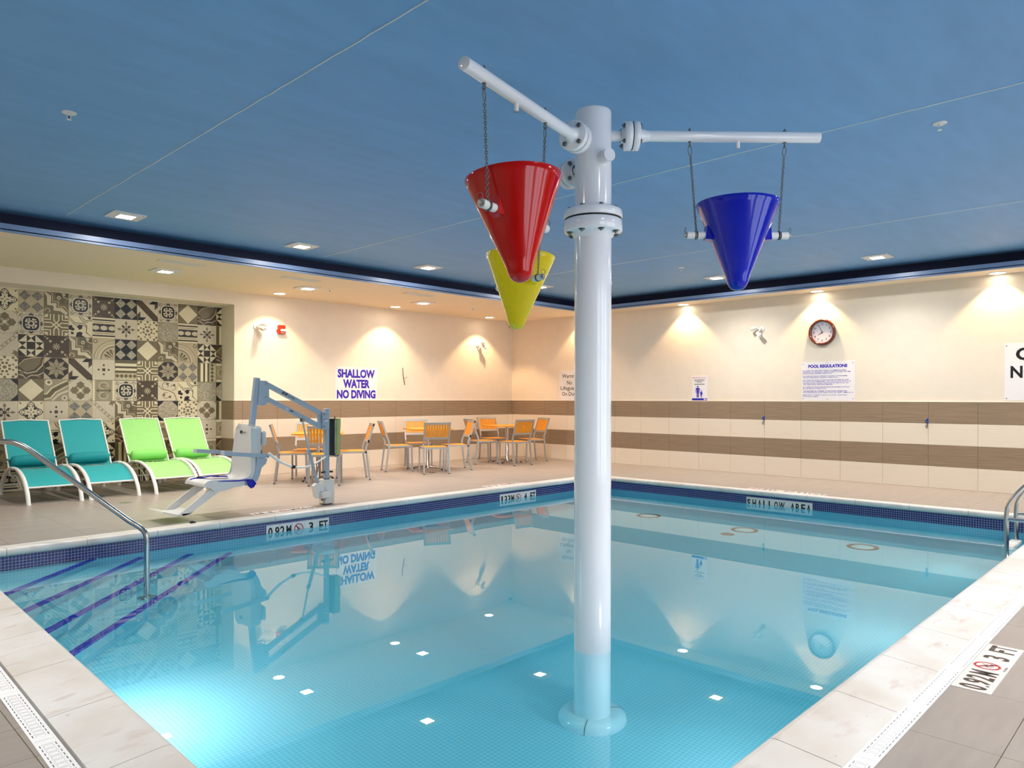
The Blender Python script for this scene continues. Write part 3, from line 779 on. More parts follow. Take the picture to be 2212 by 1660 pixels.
# I leaf swirl
p = Pat('brown'); p.poly([(-.5,.1),(-.3,.34),(.0,.44),(.4,.5),(.36,.2),(.14,-.06),(-.2,-.2)], 'taupe'); p.line([(-.5,-.1),(-.16,-.26),(.2,-.16),(.44,.12),(.5,.4)], .06, 'beige')
p.line([(-.5,.1),(-.26,.36),(.06,.46),(.42,.5)], .04, 'beige'); p.line([(-.2,-.5),(.0,-.34),(.26,-.34),(.5,-.2)], .05, 'beige'); p.line([(-.5,-.3),(-.3,-.36),(-.2,-.5)], .05, 'beige'); p.circ(-.34,-.22,.07,'taupe',10,.1); p.circ(.3,-.4,.08,'taupe',10,.06); PT['I'] = p
# c vine curls
p = Pat('pale')
p.line([(-.5,.3),(-.3,.1),(0,.04),(.3,-.1),(.42,-.4),(.4,-.5)], .045, 'taupe'); p.line(arc(-.14,.28,.15,-40,250,10), .03, 'taupe'); p.line(arc(.26,.18,.13,-120,170,10), .03, 'taupe'); p.line(arc(-.1,-.22,.15,60,340,10), .03, 'taupe')
for x, y in ((-.02,.36),(.3,.3),(-.2,-.2),(.1,-.3)): p.poly([(x-.09,y),(x-.02,y+.07),(x+.09,y+.05),(x+.03,y-.01),(x+.06,y-.08),(x-.03,y-.05)], 'olive')
PT['c'] = p
# a wide diagonal curves
p = Pat('grey'); p.line([(-.5,-.3),(-.3,-.26),(-.1,.0),(.16,.16),(.5,.34)], .30, 'cream'); p.line([(-.5,-.3),(-.3,-.26),(-.1,.0),(.16,.16),(.5,.34)], .20, 'taupe'); p.line([(-.5,-.3),(-.3,-.26),(-.1,.0),(.16,.16),(.5,.34)], .09, 'olive')
p.line([(-.16,-.5),(.1,-.2),(.5,-.02)], .10, 'pale'); p.circ(.34,-.36,.13,'pale',8); p.circ(.34,-.36,.05,'taupe'); p.circ(-.3,.36,.15,'cream',8); p.circ(-.3,.36,.07,'taupe'); PT['a'] = p
GRID = ['cTABCDEFGDHIK', 'QGLDMNoPQRoPx', 'OWTKECuFHCUKI', 'HKQIVGWXMVBxY', 'YPZHaLyDEcNRZ', 'DMPAWBtCMZQLx', 'KVZDNHAIXYGWY', 'AcBPaRKxLCFYI', 'WEoTMVDNOXKUO']
meshes = {}
niche_root = wall_left
for r, line in enumerate(GRID):
    for c, chh in enumerate(line):
        x0 = 1.526 + .303*c; z0 = 2.745 - .305*(r+1)
        rot = 0; k = chh
        if chh in 'oxyut': k = chh.upper(); rot = 1
        clip = (-TSZ/2 + .092) if c == 12 else None
        key = (k, rot, clip)
        if key not in meshes: meshes[key] = PT[k].mesh('pattern_tile', rot, clip)
        link('pattern_tile', meshes[key], niche_root, (x0+TSZ/2, NY, z0+.1525))

# ================================================================== CEILING FIXTURES
def rrect(h, r, n=4):
    out = []
    for cx, cy, a in ((h-r,h-r,0),(-h+r,h-r,90),(-h+r,-h+r,180),(h-r,-h+r,270)): out += arc(cx, cy, r, a, a+90, n)
    return out
def square_light(label, loc, energy, group, first=[]):
    if not first:
        t = thing('recessed_light', label, 'ceiling light', loc, 0, group)
        MB().prism(rrect(.165,.03), -.014, -.001).build('trim_plate', M_whitep, t)
        h = .077; f = MB()
        for a,c,d,e in ((-h-.012,h+.012,-h-.012,-h),(-h-.012,h+.012,h,h+.012),(-h-.012,-h,-h,h),(h,h+.012,-h,h)): f.box(a,c,d,e,-.02,-.0135)
        f.build('lens_frame', M_whitep, t)
        MB().prism(rrect(h,.015), -.018, -.0135).build('lens', E_led, t)
        for x, y in ((.13,.13),(-.13,.13),(.13,-.13),(-.13,-.13)): MB().cyl((x,y,-.013),(x,y,-.0165),.005,n=8).build('screw', M_steel, t)
        first.append(t)
    else: t = dup(first[0], loc, 0, label); t['group'] = group
    lamp('led_light', 'AREA', (loc[0], loc[1], loc[2]-.024), energy, C_LED, (0,0,0), .15, None, spread=radians(132))
    return t
for i, (x, y) in enumerate([(2.69,8.29),(4.766,8.31),(6.825,8.31),(9.33,8.33)]):
    square_light(['square white recessed light in blue ceiling, leftmost and nearest','square white recessed light in blue ceiling, second from left','square white recessed light in blue ceiling, third from left beside the cones','square white recessed light in blue ceiling peeping out right of the yellow cone'][i], (x, y, ZC), W_LED, 'square lights in the blue ceiling')
for i, (x, y) in enumerate([(10.56,5.68),(10.52,3.28)]):
    square_light(['square recessed light in blue ceiling, half hidden behind the blue cone tip','square recessed light in blue ceiling, rightmost of the row'][i], (x, y, ZC), W_LED, 'square lights in the blue ceiling')
for x, y, w in [(10.5,.9,'out of frame right of the pool ladder'),(.4,6.2,'out of frame left of the handrail'),(.4,3.6,'out of frame left of the near coping'),(2.7,.3,'overhead just in front of the camera'),(4.8,.1,'overhead above the near depth marker'),(6.8,.1,'overhead beyond the near depth marker'),(8.9,.1,'overhead by the pool ladder')]:  # out-of-frame ceiling lights added to even out the brightness
    square_light('square recessed light in blue ceiling, '+w, (x, y, ZC), W_LED, 'square lights over the near deck')
for i, (x, y) in enumerate([(3.744,10.03),(5.834,10.0),(8.136,10.04)]):
    square_light(['square recessed light in cream soffit above the loungers','square recessed light in cream soffit, middle of three','square recessed light in cream soffit nearest the corner'][i], (x, y, ZS), W_SOFFIT, 'square lights in the cream soffit')
first_d = []
def downlight(label, x, y, energy):
    if not first_d:
        t = thing('wall_washer_downlight', label, 'downlight', (x,y,ZS), 0, 'round warm downlights along the walls')
        MB().lathe([(.113,-.001),(.113,-.006),(.104,-.011),(.09,-.009),(.086,-.002)], n=28).build('trim_ring', M_whitep, t)
        MB().disc((0,0,-.005), .088, (0,0,-1), 28).build('lens', E_warm, t); first_d.append(t)
    else: t = dup(first_d[0], (x,y,ZS), 0, label)
    lamp('downlight', 'SPOT', (x, y, ZS-.02), energy, C_WARM, (0,0,0), .03, None, cone=radians(102), blend=.35)
for x, l in ((5.833,'round warm downlight in soffit over the fire alarm'),(8.146,'round warm downlight in soffit over the middle table'),(10.563,'round warm downlight in soffit near the far corner')): downlight(l, x, 10.86, W_DOWN)
for y, l in ((6.84,'round warm downlight on right soffit, nearest the white pole'),(4.47,'round warm downlight on right soffit above the clock'),(2.08,'round warm downlight on right soffit at the right edge')): downlight(l, 11.5, y, W_DOWN*.8)
downlight('round warm downlight on right soffit behind the white pole', 11.5, 9.2, W_DOWN*.8)
# linear diffusers
v0 = None
for x, y, l in ((3.667,9.30,'slim white air vent in soffit above the loungers'),(5.337,9.326,'slim white air vent in soffit, middle of three'),(7.45,9.31,'slim white air vent in soffit nearest the cones')):
    if v0 is None:
        v0 = thing('air_vent', l, 'vent', (x,y,ZS), 0, 'air vents in the cream soffit')
        f = MB()
        for a,c,d,e in ((-.28,.28,-.075,-.06),(-.28,.28,.06,.075),(-.28,-.265,-.06,.06),(.265,.28,-.06,.06)): f.box(a,c,d,e,-.008,0)
        f.build('frame', M_soff, v0); MB().box(-.265,.265,-.06,.06,-.002,-.001).build('back_plate', M_alu, v0)
        for k in range(3): MB().box(-.265,.265,-.04+.035*k,-.03+.035*k,-.008,-.001).build('slat', M_whitep, v0)
    else: dup(v0, (x,y,ZS), 0, l)
# sprinklers
s0 = None
for x, y, z, l in ((1.454,5.585,ZC,'pendant sprinkler in blue ceiling, far left'),(5.74,1.382,ZC,'pendant sprinkler in blue ceiling, at the right'),(9.414,5.631,ZC,'small far pendant sprinkler in blue ceiling left of the blue cone'),(6.15,9.88,ZS,'tiny sprinkler in cream soffit beside the middle square light'),(9.2,9.9,ZS,'tiny sprinkler in cream soffit near the yellow cone')):
    if s0 is None:
        s0 = thing('sprinkler', l, 'sprinkler', (x,y,z), 0, 'ceiling sprinklers')
        MB().lathe([(.045,0),(.046,-.004),(.036,-.010),(.03,-.006),(.0,-.006)], n=24).build('escutcheon', M_whitep, s0)
        b = MB(); b.cyl((0,0,-.005),(0,0,-.022),.012,n=12)
        for sx in (-1,1): b.tube([(sx*.010,0,-.018),(sx*.014,0,-.03),(sx*.008,0,-.042),(0,0,-.046)], .0028, 6)
        b.build('frame', M_whitep, s0); MB().cyl((0,0,-.02),(0,0,-.042),.003,n=6).build('bulb', M_black, s0)
        MB().cyl((0,0,-.047),(0,0,-.05),.015,n=14).build('deflector', M_whitep, s0)
    else: dup(s0, (x,y,z), 0, l)

# ================================================================== WATER PLAY POLE
PC = Vector((3.272, 2.525, 0)); LAT = wr.copy()
def azv(lat, fwd): return (wr*lat + view*fwd).normalized()
A_R = azv(1, .02); A_L = azv(-.533, -.846); A_B = azv(-.5, .866)
pole = thing('water_play_pole', 'tall white pole standing in the pool with three arms holding cones', 'pole', PC)
r = .104
MB().cyl((0,0,-1.1),(0,0,2.205),r,n=48).build('lower_pipe', M_white, pole)
b = MB(); b.lathe([(r,2.325),(r,2.865),(r*.985,2.878),(r*.96,2.885),(0,2.886)], n=48); b.lathe([(r+.012,2.323),(r+.004,2.335),(r,2.35)], n=48); b.build('upper_pipe', M_white, pole)
b = MB(); b.lathe([(r,2.165),(r+.012,2.185),(r+.02,2.198),(.158,2.200),(.165,2.207),(.165,2.262),(.160,2.268),(.1,2.268)], n=56); b.build('lower_flange', M_white, pole)
MB().lathe([(.1,2.269),(.161,2.269),(.161,2.276),(.1,2.276)], n=48).build('gasket', M_black, pole)
b = MB(); b.lathe([(.1,2.277),(.160,2.277),(.165,2.283),(.165,2.318),(.158,2.325),(.1,2.325)], n=56); b.build('upper_flange', M_white, pole)
for k in range(8):
    an = k*pi/4+.2; c = Vector((.138*cos(an), .138*sin(an), 0)); b = MB()
    b.lathe([(.0,2.2005),(.019,2.2005),(.019,2.1975),(.012,2.1975),(.013,2.1975),(.013,2.191),(.006,2.191),(.006,2.185),(0,2.185)], c, n=12); b.build('bolt_nut', M_steel, pole)
    MB().cyl(c+Vector((0,0,2.323)), c+Vector((0,0,2.338)), .013, n=6).build('bolt_head', M_steel, pole)
MB().lathe([(r,-1.015),(.135,-1.012),(.168,-1.024),(.188,-1.05),(.195,-1.08),(.195,-1.1)], n=48).build('base_cover', M_white, pole)
b = MB()
for an in (radians(205), radians(330)):
    b.tube([(R*cos(an), R*sin(an), z) for R, z in ((.108,-1.012),(.135,-1.010),(.168,-1.022),(.189,-1.05),(.197,-1.1))], .002, 5)
b.build('seam', M_steel, pole)
d = azv(.45, -.893); MB().cyl(d*.09+Vector((0,0,2.597)), d*.165+Vector((0,0,2.597)), .036, n=28).build('stub_outlet', M_white, pole)
ARMS = [(A_R, 2.752, 1.29), (A_L, 2.677, 1.24), (A_B, 2.592, 1.24)]
for d, z, L in ARMS:
    up = Vector((0,0,1)); side = d.cross(up); Z = up*z
    b = MB(); b.cyl(d*.09+Z, d*.18+Z, .030, n=24); b.lathe([(.038,.155),(.042,.172),(.078,.175),(.082,.179),(.082,.212),(.078,.2165),(.03,.2165)], Z, d, 36); b.build('arm_stub', M_white, pole)
    MB().lathe([(.03,.2165),(.079,.2165),(.079,.2205),(.03,.2205)], Z, d, 32).build('gasket', M_black, pole)
    b = MB(); b.lathe([(.03,.2205),(.078,.2205),(.082,.225),(.082,.254),(.078,.258),(.046,.26),(.038,.275),(.032,.30),(.030,.32)], Z, d, 36)
    b.cyl(d*.3+Z, d*L+Z, .0302, n=28); b.lathe([(.0302,L),(.026,L+.003),(0,L+.003)], Z, d, 28)
    arm = b.build('arm', M_white, pole)
    b = MB(); m_ = d*.823+Z; b.cyl(m_-up*.02, m_-up*.066, .0115, n=16); b.lathe([(.0115,-.066),(.0075,-.066),(.0075,-.05)], m_, (0,0,1), 16); b.build('spout', M_white, arm)
    for k in range(4):
        an = k*pi/2+pi/4; o = (side*cos(an)+up*sin(an))*.061+Z; 
        MB().lathe([(0,.256),(.0125,.256),(.0125,.267),(.006,.267),(.006,.271),(0,.271)], o, d, 6).build('bolt_head', M_steel, pole)
        MB().lathe([(0,.177),(.0125,.177),(.0125,.164),(.006,.164),(.006,.156),(0,.156)], o, d, 6).build('bolt_nut', M_steel, pole)
    for s in (.548, 1.091):
        q = MB(); p0 = d*s+Z; q.cyl(p0+up*.03, p0+up*.041, .008, n=6); q.cyl(p0+up*.041, p0+up*.05, .004, .001, n=8); q.cyl(p0-up*.029, p0-up*.035, .010, n=10); q.cyl(p0-up*.035, p0-up*.042, .004, n=8)
        q.tube([p0-up*(.050-.009*cos(a*pi/4))+side*(.009*sin(a*pi/4)) for a in range(8)], .003, 6, closed=True); q.build('eye_bolt', M_chain, pole)
def chain_mesh(p0, p1):
    b = MB(); p0, p1 = Vector(p0), Vector(p1); D = p1-p0; t = D.normalized(); a = Vector((0,1,0)); a = (a-t*a.dot(t)).normalized(); c = t.cross(a)
    # carabiner
    b.tube([p0+t*(.026-.030*cos(k*pi/6))+c*(.0105*sin(k*pi/6)) for k in range(12)], .0026, 6, closed=True)
    L = D.length; s = .052; k = 0; pitch = .0128
    while s < L-.006:
        w = a if k % 2 else c; o = p0+t*s; w = (a*cos(.8+k*pi/2)+c*sin(.8+k*pi/2))
        b.tube([o+t*(.0092*cos(q*pi/4)*-1+.0064)+w*(.0062*sin(q*pi/4)) for q in range(8)], .0021, 5, closed=True); s += pitch; k += 1
    return b
def cone(label, d, z, m, tilt, name):
    ang = atan2(d.y, d.x); c = PC + d*.823; zp = z-.56
    t = thing('tipping_cone', label, 'cone bucket', (c.x, c.y, zp), ang, 'tipping cones hanging from the pole arms')
    t.rotation_euler = (0, 0, ang)
    R0, z1, z0 = .231, .177, -.312
    b = MB(); T = Matrix.Rotation(tilt, 4, 'X'); b.M = T
    sl = (R0-.066)/(z1+.235); pr = [(0,z0),(.018,z0+.002),(.035,z0+.009),(.049,z0+.024),(.059,z0+.047),(.066,-.235)]
    n = 12; pr += [(.066+sl*(z1+.235)*k/n, -.235+(z1+.235)*k/n) for k in range(1, n+1)]
    pr += [(R0-.001,z1+.003),(R0-.006,z1+.004),(R0-.009,z1)] + [(.066+sl*(zz_+.235)-.009, zz_) for zz_ in (.1,0,-.12,-.235)] + [(.03,-.28),(0,-.285)]
    b.lathe(pr, n=72); bk = b.build('bucket', m, t)
    for s in (-1, 1):
        g = MB(); g.M = T; rs = .066+sl*.235
        g.add([(s*(rs-.02),-.03,-.03),(s*(rs-.02),.03,-.03),(s*(rs+.028),.026,-.026),(s*(rs+.028),-.026,-.026),(s*(rs+.02),-.03,.06),(s*(rs+.02),.03,.06)],
              [(0,1,2,3),(0,3,4),(1,5,2),(3,2,5,4),(0,4,5,1)]); g.build('lug', m, t)
        h = MB(); h.cyl((s*(rs+.022),0,0),(s*.288,0,0),.0205,n=20); ho = h.build('axle', M_whitep, t)
        q = MB()
        for x in (.229,.241): q.lathe([(.0205,0),(.0225,.001),(.0225,.004),(.0205,.005)], (s*x,0,0), (s,0,0), 18)
        q.build('groove_ring', M_black, ho)
        q = MB(); q.cyl((s*.288,0,0),(s*.292,0,0),.0185,n=18); q.cyl((s*.292,0,0),(s*.305,0,0),.009,n=10); q.build('end_washer', M_alu, ho)
        q = MB(); q.tube([(s*.298, .016*sin(k*pi/5), .028-.016*cos(k*pi/5)) for k in range(10)], .0016, 5, closed=True); q.cyl((s*.298,0,.014),(s*.298,0,-.016),.0018,n=5); q.build('pull_ring', M_chain, ho)
        xs = (.548 if s < 0 else 1.091)-.823
        ch_ = chain_mesh((xs,0,.56-.055), (s*.236,0,.018)); ch_.tube([(s*.236, .0235*sin(k*pi/8), .0235*cos(k*pi/8)) for k in range(16)], .0026, 5, closed=True)
        ch_.build('chain', M_chain, t)
    return t
cone('glossy blue tipping cone hanging from the right arm', A_R, 2.752, M_blue, 0, 'blue')
cone('glossy red tipping cone hanging nearest the camera', A_L, 2.677, M_red, radians(5), 'red')
cone('glossy yellow tipping cone partly hidden behind the red one', A_B, 2.592, M_yel, radians(4), 'yellow')

# ================================================================== SUN LOUNGERS
LP = [(0,0),(.045,.11),(.11,.19),(.2,.27),(.34,.335),(.5,.375),(.66,.39),(.82,.385),(.98,.36),(1.14,.305),(1.28,.215),(1.38,.11),(1.43,0)]
def lounger(label, loc, w, rotz, fab, pilm):
    t = thing('sun_lounger', label, 'sun lounger', loc, rotz, 'sling loungers in front of the patterned wall')
    hw = w/2
    path = smoothpath([(0,y,z) for y,z in LP], 4)
    for s in (-1,1):
        MB().tube([(s*(hw-.022), p.y, p.z) for p in path], 0, 10, flat=(.019,.024,(0,1,.001))).build('arched_rail', M_whitem, t)
    # seat sling follows the arch
    iw = hw-.045; sl = [p for p in path if .12 < p.y < 1.02 and (p.y > .9 or p.z > .15)]
    b = MB(); V = []; n = len(sl)
    for k in range(9):
        x = -iw+2*iw*k/8; sag = -.012*(1-(2*k/8-1)**2)
        V += [(x, p.y+.02, p.z-.012+sag) for p in sl]
    b.add(V, [(k*n+i, (k+1)*n+i, (k+1)*n+i+1, k*n+i+1) for k in range(8) for i in range(n-1)], True)
    b.add([(x,y,z-.006) for x,y,z in V], [(k*n+i, k*n+i+1, (k+1)*n+i+1, (k+1)*n+i) for k in range(8) for i in range(n-1)], True)
    b.build('seat_sling', fab, t)
    f0 = sl[0]; MB().tube([(-iw-.02,f0.y+.015,f0.z-.018),(iw+.02,f0.y+.015,f0.z-.018)], .011, 10).build('front_bar', M_whitem, t)
    for s in (-1,1):
        MB().tube([(s*(iw+.008), p.y+.02, p.z-.014) for p in sl], .009, 8).build('sling_rail', M_whitem, t)
    # reclined back
    y0, z0, y1, z1 = 1.04, .355, 1.47, .955; bw = hw-.035
    P = lambda u: (y0+(y1-y0)*u, z0+(z1-z0)*u-.03*sin(pi*u)*0)
    b = MB(); V = []; n = 9
    for k in range(9):
        x = -(bw-.012)+2*(bw-.012)*k/8; sag = .012*(1-(2*k/8-1)**2)
        V += [(x, P(i/8)[0]+sag, P(i/8)[1]) for i in range(n)]
    F = [(k*n+i, (k+1)*n+i, (k+1)*n+i+1, k*n+i+1) for k in range(8) for i in range(n-1)]
    b.add(V, F, True); b.add([(x,y+.007,z) for x,y,z in V], [q[::-1] for q in F], True); b.build('back_sling', fab, t)
    bf = MB()
    for s in (-1,1): bf.tube([(s*bw, y0-.06, z0-.08)]+[(s*bw, *P(i/4)) for i in range(5)], .011, 8)
    bf.tube(smoothpath([(-bw,*P(1)),(-bw*.5,y1+.005,z1+.006),(0,y1+.01,z1+.016),(bw*.5,y1+.005,z1+.006),(bw,*P(1))],4), .009, 8)
    bf.tube([(-bw,y0-.05,z0-.07),(bw,y0-.05,z0-.07)], .011, 8); bf.build('back_frame', M_whitem, t)
    # bolster pillow
    pl = MB(); n = 20; cy, cz = 1.055, .455; prs = [(-.255,.012),(-.25,.035),(-.238,.054),(-.2,.064),(-.1,.067),(0,.067),(.1,.067),(.2,.064),(.238,.054),(.25,.035),(.255,.012)]
    pl.M = Matrix.Translation((0,cy,cz)) @ Matrix.Diagonal((bw/.275,.85,1.05,1))
    pl.lathe([(r_,h) for h,r_ in prs], (0,0,0), (1,0,0), n); pl.M = None; po = pl.build('pillow', pilm, t)
    q = MB()
    for s in (-1,1): q.tube([(s*bw*.9,cy,cz),(s*(bw-.02),cy+.03,cz+.01),(s*(bw+.008),cy+.06,cz+.02)], .012, 6)
    q.build('tie', pilm, po)
    # recline brackets under the arch, rear bar
    for s in (-1,1):
        MB().tube(smoothpath([(s*(hw-.03),.36,.16),(s*(hw-.03),.5,.25),(s*(hw-.03),.66,.30),(s*(hw-.03),.82,.27),(s*(hw-.03),.93,.29),(s*(hw-.03),1.0,.275)],3), .008, 6).build('recline_bracket', M_whitem, t)
    MB().tube([(-hw+.03,1.36,.13),(hw-.03,1.36,.13)], .011, 8).build('rear_bar', M_whitem, t)
    MB().tube([(-hw+.03,.74,.30),(hw-.03,.74,.30)], .010, 8).build('cross_bar', M_whitem, t)
    for s in (-1,1):
        for y in (0.006,1.424): MB().cyl((s*(hw-.022),y,0),(s*(hw-.022),y,.012),.027,n=14).build('foot_cap', M_whitep, t)
    return t
l1 = lounger('teal sling sun lounger at the far left, behind the handrail', (2.465,9.97,0), .60, 0, M_teal, M_teal2)
SW = {M_teal: M_green, M_teal2: M_green2}
dup(l1, (3.125,9.97,0), 0, 'second teal sling sun lounger, beside the lime green ones')
dup(l1, (3.885,9.94,0), 0, 'lime green sun lounger right next to the teal pair', SW)
dup(l1, (4.515,9.96,0), 0, 'lime green sun lounger at the right end, behind the pool lift seat', SW)

# ================================================================== CHAIRS AND TABLES
def make_chair():
    t = thing('slat_chair', 'x', 'chair', (0,0,0), 0, 'wooden slat chairs round the three tables')
    hw = .225; rp = [(-.02,0),(.035,.43),(.04,.50),(-.005,.62),(-.085,.872)]
    for s in (-1,1):
        b = MB(); x = s*(hw-.0125)
        b.extr([(y-.014,z) for y,z in rp]+[(y+.014,z) for y,z in rp[::-1]], 'x', x-.0125, x+.0125)
        b.build('back_leg', M_alu, t); MB().box(x-.013,x+.013,-.035,-.007,0,.012).build('foot', M_black, t)
        b = MB(); b.beam((x,.445,0.0),(x,.43,.43),.025,.028,(0,1,0)); b.build('front_leg', M_alu, t); MB().box(x-.013,x+.013,.431,.459,0,.012).build('foot', M_black, t)
    b = MB(); b.box(-hw,-hw+.022,.03,.445,.42,.445); b.box(hw-.022,hw,.03,.445,.42,.445); b.box(-hw,hw,.42,.445,.42,.445); b.box(-hw,hw,.03,.055,.415,.445); b.build('seat_frame', M_alu, t)
    for k in range(8):
        x = -hw+.028+k*.0493; MB().cbox(x,x+.0435,.052,.422,.434,.452,.003).build('seat_slat', M_wood, t)
    yb = lambda z: -.005-(z-.62)/.252*.08
    b = MB(); b.beam((-hw,yb(.852),.852),(hw,yb(.852),.852),.022,.04,(0,-.3,.95)); b.build('top_rail', M_alu, t)
    b = MB(); b.beam((-hw,yb(.60),.60),(hw,yb(.60),.60),.022,.04,(0,-.3,.95)); b.build('lower_rail', M_alu, t)
    for k in range(9):
        x = -hw+.030+k*.0442; b = MB(); b.beam((x+.018,yb(.618),.618),(x+.018,yb(.836),.836),.035,.014,(0,1,.3)); b.build('back_slat', M_wood, t)
    return t
ch0 = make_chair(); used = [False]
def place_chair(x, y, face, label):
    rz = radians(face-90)
    if not used[0]: used[0] = True; ch0.location = (x,y,0); ch0.rotation_euler = (0,0,rz); ch0['label'] = label; return
    dup(ch0, (x,y,0), rz, label)
for x, y, a, l in ((5.65,9.22,53,'wooden slat chair with its back to the pool, right behind the lift post'),(6.643,9.593,152.5,'wooden slat chair right of the table behind the lift post'),
    (5.40,10.14,-31,'wooden slat chair left of the table behind the lift, side on'),(6.23,10.60,233,'wooden slat chair by the wall at the table behind the lift'),
    (7.858,9.338,61.4,'wooden slat chair with its back to the pool at the middle table'),(8.834,9.652,153.2,'wooden slat chair right of the middle table'),
    (7.574,10.40,-25.8,'wooden slat chair left of the middle table, seen from behind its side'),(8.58,10.78,240,'wooden slat chair by the wall at the middle table, facing the pool'),
    (10.045,9.42,82.6,'wooden slat chair with its back to the pool at the corner table'),(11.137,9.94,161.5,'wooden slat chair right of the corner table, by the right wall'),
    (9.64,10.39,-20.4,'wooden slat chair left of the corner table, behind a middle table chair'),(10.68,11.0,256,'wooden slat chair in the far corner facing the pool')):
    place_chair(x, y, a, l)
def make_table(label, x, y, rz):
    t = thing('square_table', label, 'table', (x,y,0), rz, 'square wooden tables with chrome pedestals')
    MB().cbox(-.37,.37,-.37,.37,.712,.737,.004).build('tabletop', M_wood, t)
    MB().box(-.2,.2,-.2,.2,.704,.712).build('mounting_plate', M_steel, t)
    MB().lathe([(.03,.704),(.03,.06),(.045,.05),(.05,.03)], n=20).build('column', M_chrome, t)
    for k in range(4):
        an = k*pi/2+pi/4; d = Vector((cos(an),sin(an),0))
        b = MB(); b.tube([d*.03+Vector((0,0,.055)), d*.12+Vector((0,0,.052)), d*.24+Vector((0,0,.035)), d*.30+Vector((0,0,.022))], [.016,.015,.013,.012], 8)
        lo = b.build('base_arm', M_chrome, t); MB().cyl(d*.295, d*.295+Vector((0,0,.016)), .018, n=12).build('foot_pad', M_black, lo)
    return t
tb = make_table('square wooden table nearest the camera, behind the pool lift', 6.0, 9.96, radians(-34))
dup(tb, (8.27,10.07,0), radians(-25), 'square wooden table in the middle of the row')
dup(tb, (10.36,10.14,0), radians(-18), 'square wooden table in the far corner of the room')

# ================================================================== POOL LIFT (root at the post foot)
lift = thing('pool_lift', 'blue-grey pool lift with moulded seat and footrest beside the pool', 'pool lift', (4.735,7.65,0))
def L(x, y, z): return Vector((x-4.735, y-7.65, z))
b = MB(); pts = rrect(.078,.03,4); b.prism([(x*.95-.015,y) for x,y in pts], .012, .285); b.prism([(x*.86-.015,y*.86) for x,y in pts], .285, .295); b.build('pedestal_cover', M_liftp, lift)
MB().cyl((-.015,0,0),(-.015,0,.012),.066,n=24).build('base_plate', M_black, lift)
MB().cyl((-.012,0,.29),(-.012,0,1.12),.033,n=24).build('post', M_lift, lift)
MB().lathe([(.033,.294),(.04,.294),(.04,.303),(.033,.303)], (-.012,0,0), n=24).build('collar', M_black, lift)
MB().lathe([(.033,1.12),(.037,1.122),(.037,1.138),(.03,1.142),(0,1.142)], (-.012,0,0), n=24).build('post_cap', M_lift, lift)
for sx in (-1,1): MB().cyl((-.012+sx*.03,-.01,.385),(-.012+sx*.075,-.01,.38),.012,n=10).build('lock_knob', M_black, lift)
hb = MB().cbox(-.10,-.005,-.05,.05,.895,1.105,.004).build('mast_head', M_lift, lift)
for z in (1.075,.925): MB().cyl((-.075,-.05,z),(-.075,-.058,z),.011,n=12).build('pivot_bolt', M_steel, hb)
b = MB(); b.box(-.085,-.04,-.0515,-.0502,1.006,1.013); b.build('label_stripe', M_rink, hb)
MB().box(-.07,-.03,-.0515,-.0502,.99,1.003).build('label', M_sign, hb)
ua = MB(); ua.beam(L(4.66,7.65,1.075), L(3.915,7.65,1.437), .05, .052); ua = ua.build('upper_arm', M_lift, lift)
la = MB(); la.beam(L(4.66,7.65,.915), L(3.915,7.65,1.275), .05, .05); la = la.build('lower_arm', M_lift, lift)
MB().beam(L(4.62,7.65,.95), L(4.62,7.65,1.07), .04, .03, (1,0,0)).build('arm_stay', M_lift, lift)
# maker's mark on the upper arm, warning label on the lower arm
def armprint(mb_parent, s, c, dirv, w, h, m, bold=0):
    o = text(s, w, h, m, mb_parent, (0,0,0), bold=bold, res=2); an = atan2(dirv.z, dirv.x); o.location = c; o.rotation_euler = (0, -an, 0)
    return o
du = (L(4.66,7.65,1.075)-L(3.915,7.65,1.437)).normalized(); c0 = L(4.23,7.6235,1.284)
q = MB(); q.add([(-.04,0,-.014),(.028,0,-.014),(.04,0,.014),(-.028,0,.014)], [(0,1,2,3)]); q = q.build('maker_mark', M_ink, ua); q.location = c0-du*.075; q.rotation_euler = (0, -atan2(du.z,du.x), 0)
armprint(ua, 'SR', c0-du*.075+Vector((0,-.0006,0)), du, .034, .017, M_lift, .01); armprint(ua, 'Smith', c0+du*.02, du, .085, .022, M_ink, .01)
dl = (L(4.66,7.65,.915)-L(3.915,7.65,1.275)).normalized(); c1 = L(4.22,7.6245,1.128)
q = MB(); q.add([(-.02,0,-.015),(.02,0,-.015),(0,0,.018)], [(0,1,2)]); q = q.build('warning_triangle', M_sign, la); q.location = c1-dl*.03; q.rotation_euler = (0,-atan2(dl.z,dl.x),0)
q = MB(); q.add([(-.010,-.0005,-.010),(.010,-.0005,-.010),(0,-.0005,.008)], [(0,1,2)]); q = q.build('warning_symbol', M_greenpl, la); q.location = c1-dl*.03; q.rotation_euler = (0,-atan2(dl.z,dl.x),0)
q = MB(); q.add([(-.025,0,-.004),(.025,0,-.004),(.025,0,.008),(-.025,0,.008)], [(0,1,2,3)]); q = q.build('warning_label', M_ink, la); q.location = c1+dl*.03; q.rotation_euler = (0,-atan2(dl.z,dl.x),0)
b = MB(); b.extr([(3.853-4.735,1.462),(3.94-4.735,1.458),(3.968-4.735,1.43),(3.968-4.735,1.265),(3.935-4.735,1.195),(3.905-4.735,1.18),(3.835-4.735,1.19)], 'y', -.032, .032)
pb = b.build('arm_bracket', M_lift, lift)
for z in (1.425,1.278): MB().cyl(L(3.935,7.618,z), L(3.935,7.61,z), .012, n=12).build('pivot_bolt', M_steel, pb)
b = MB(); b.beam(L(3.838,7.65,1.49), L(3.783,7.66,.945), .05, .056, (1,0,0)); b.build('hanger_bar', M_lift, lift)
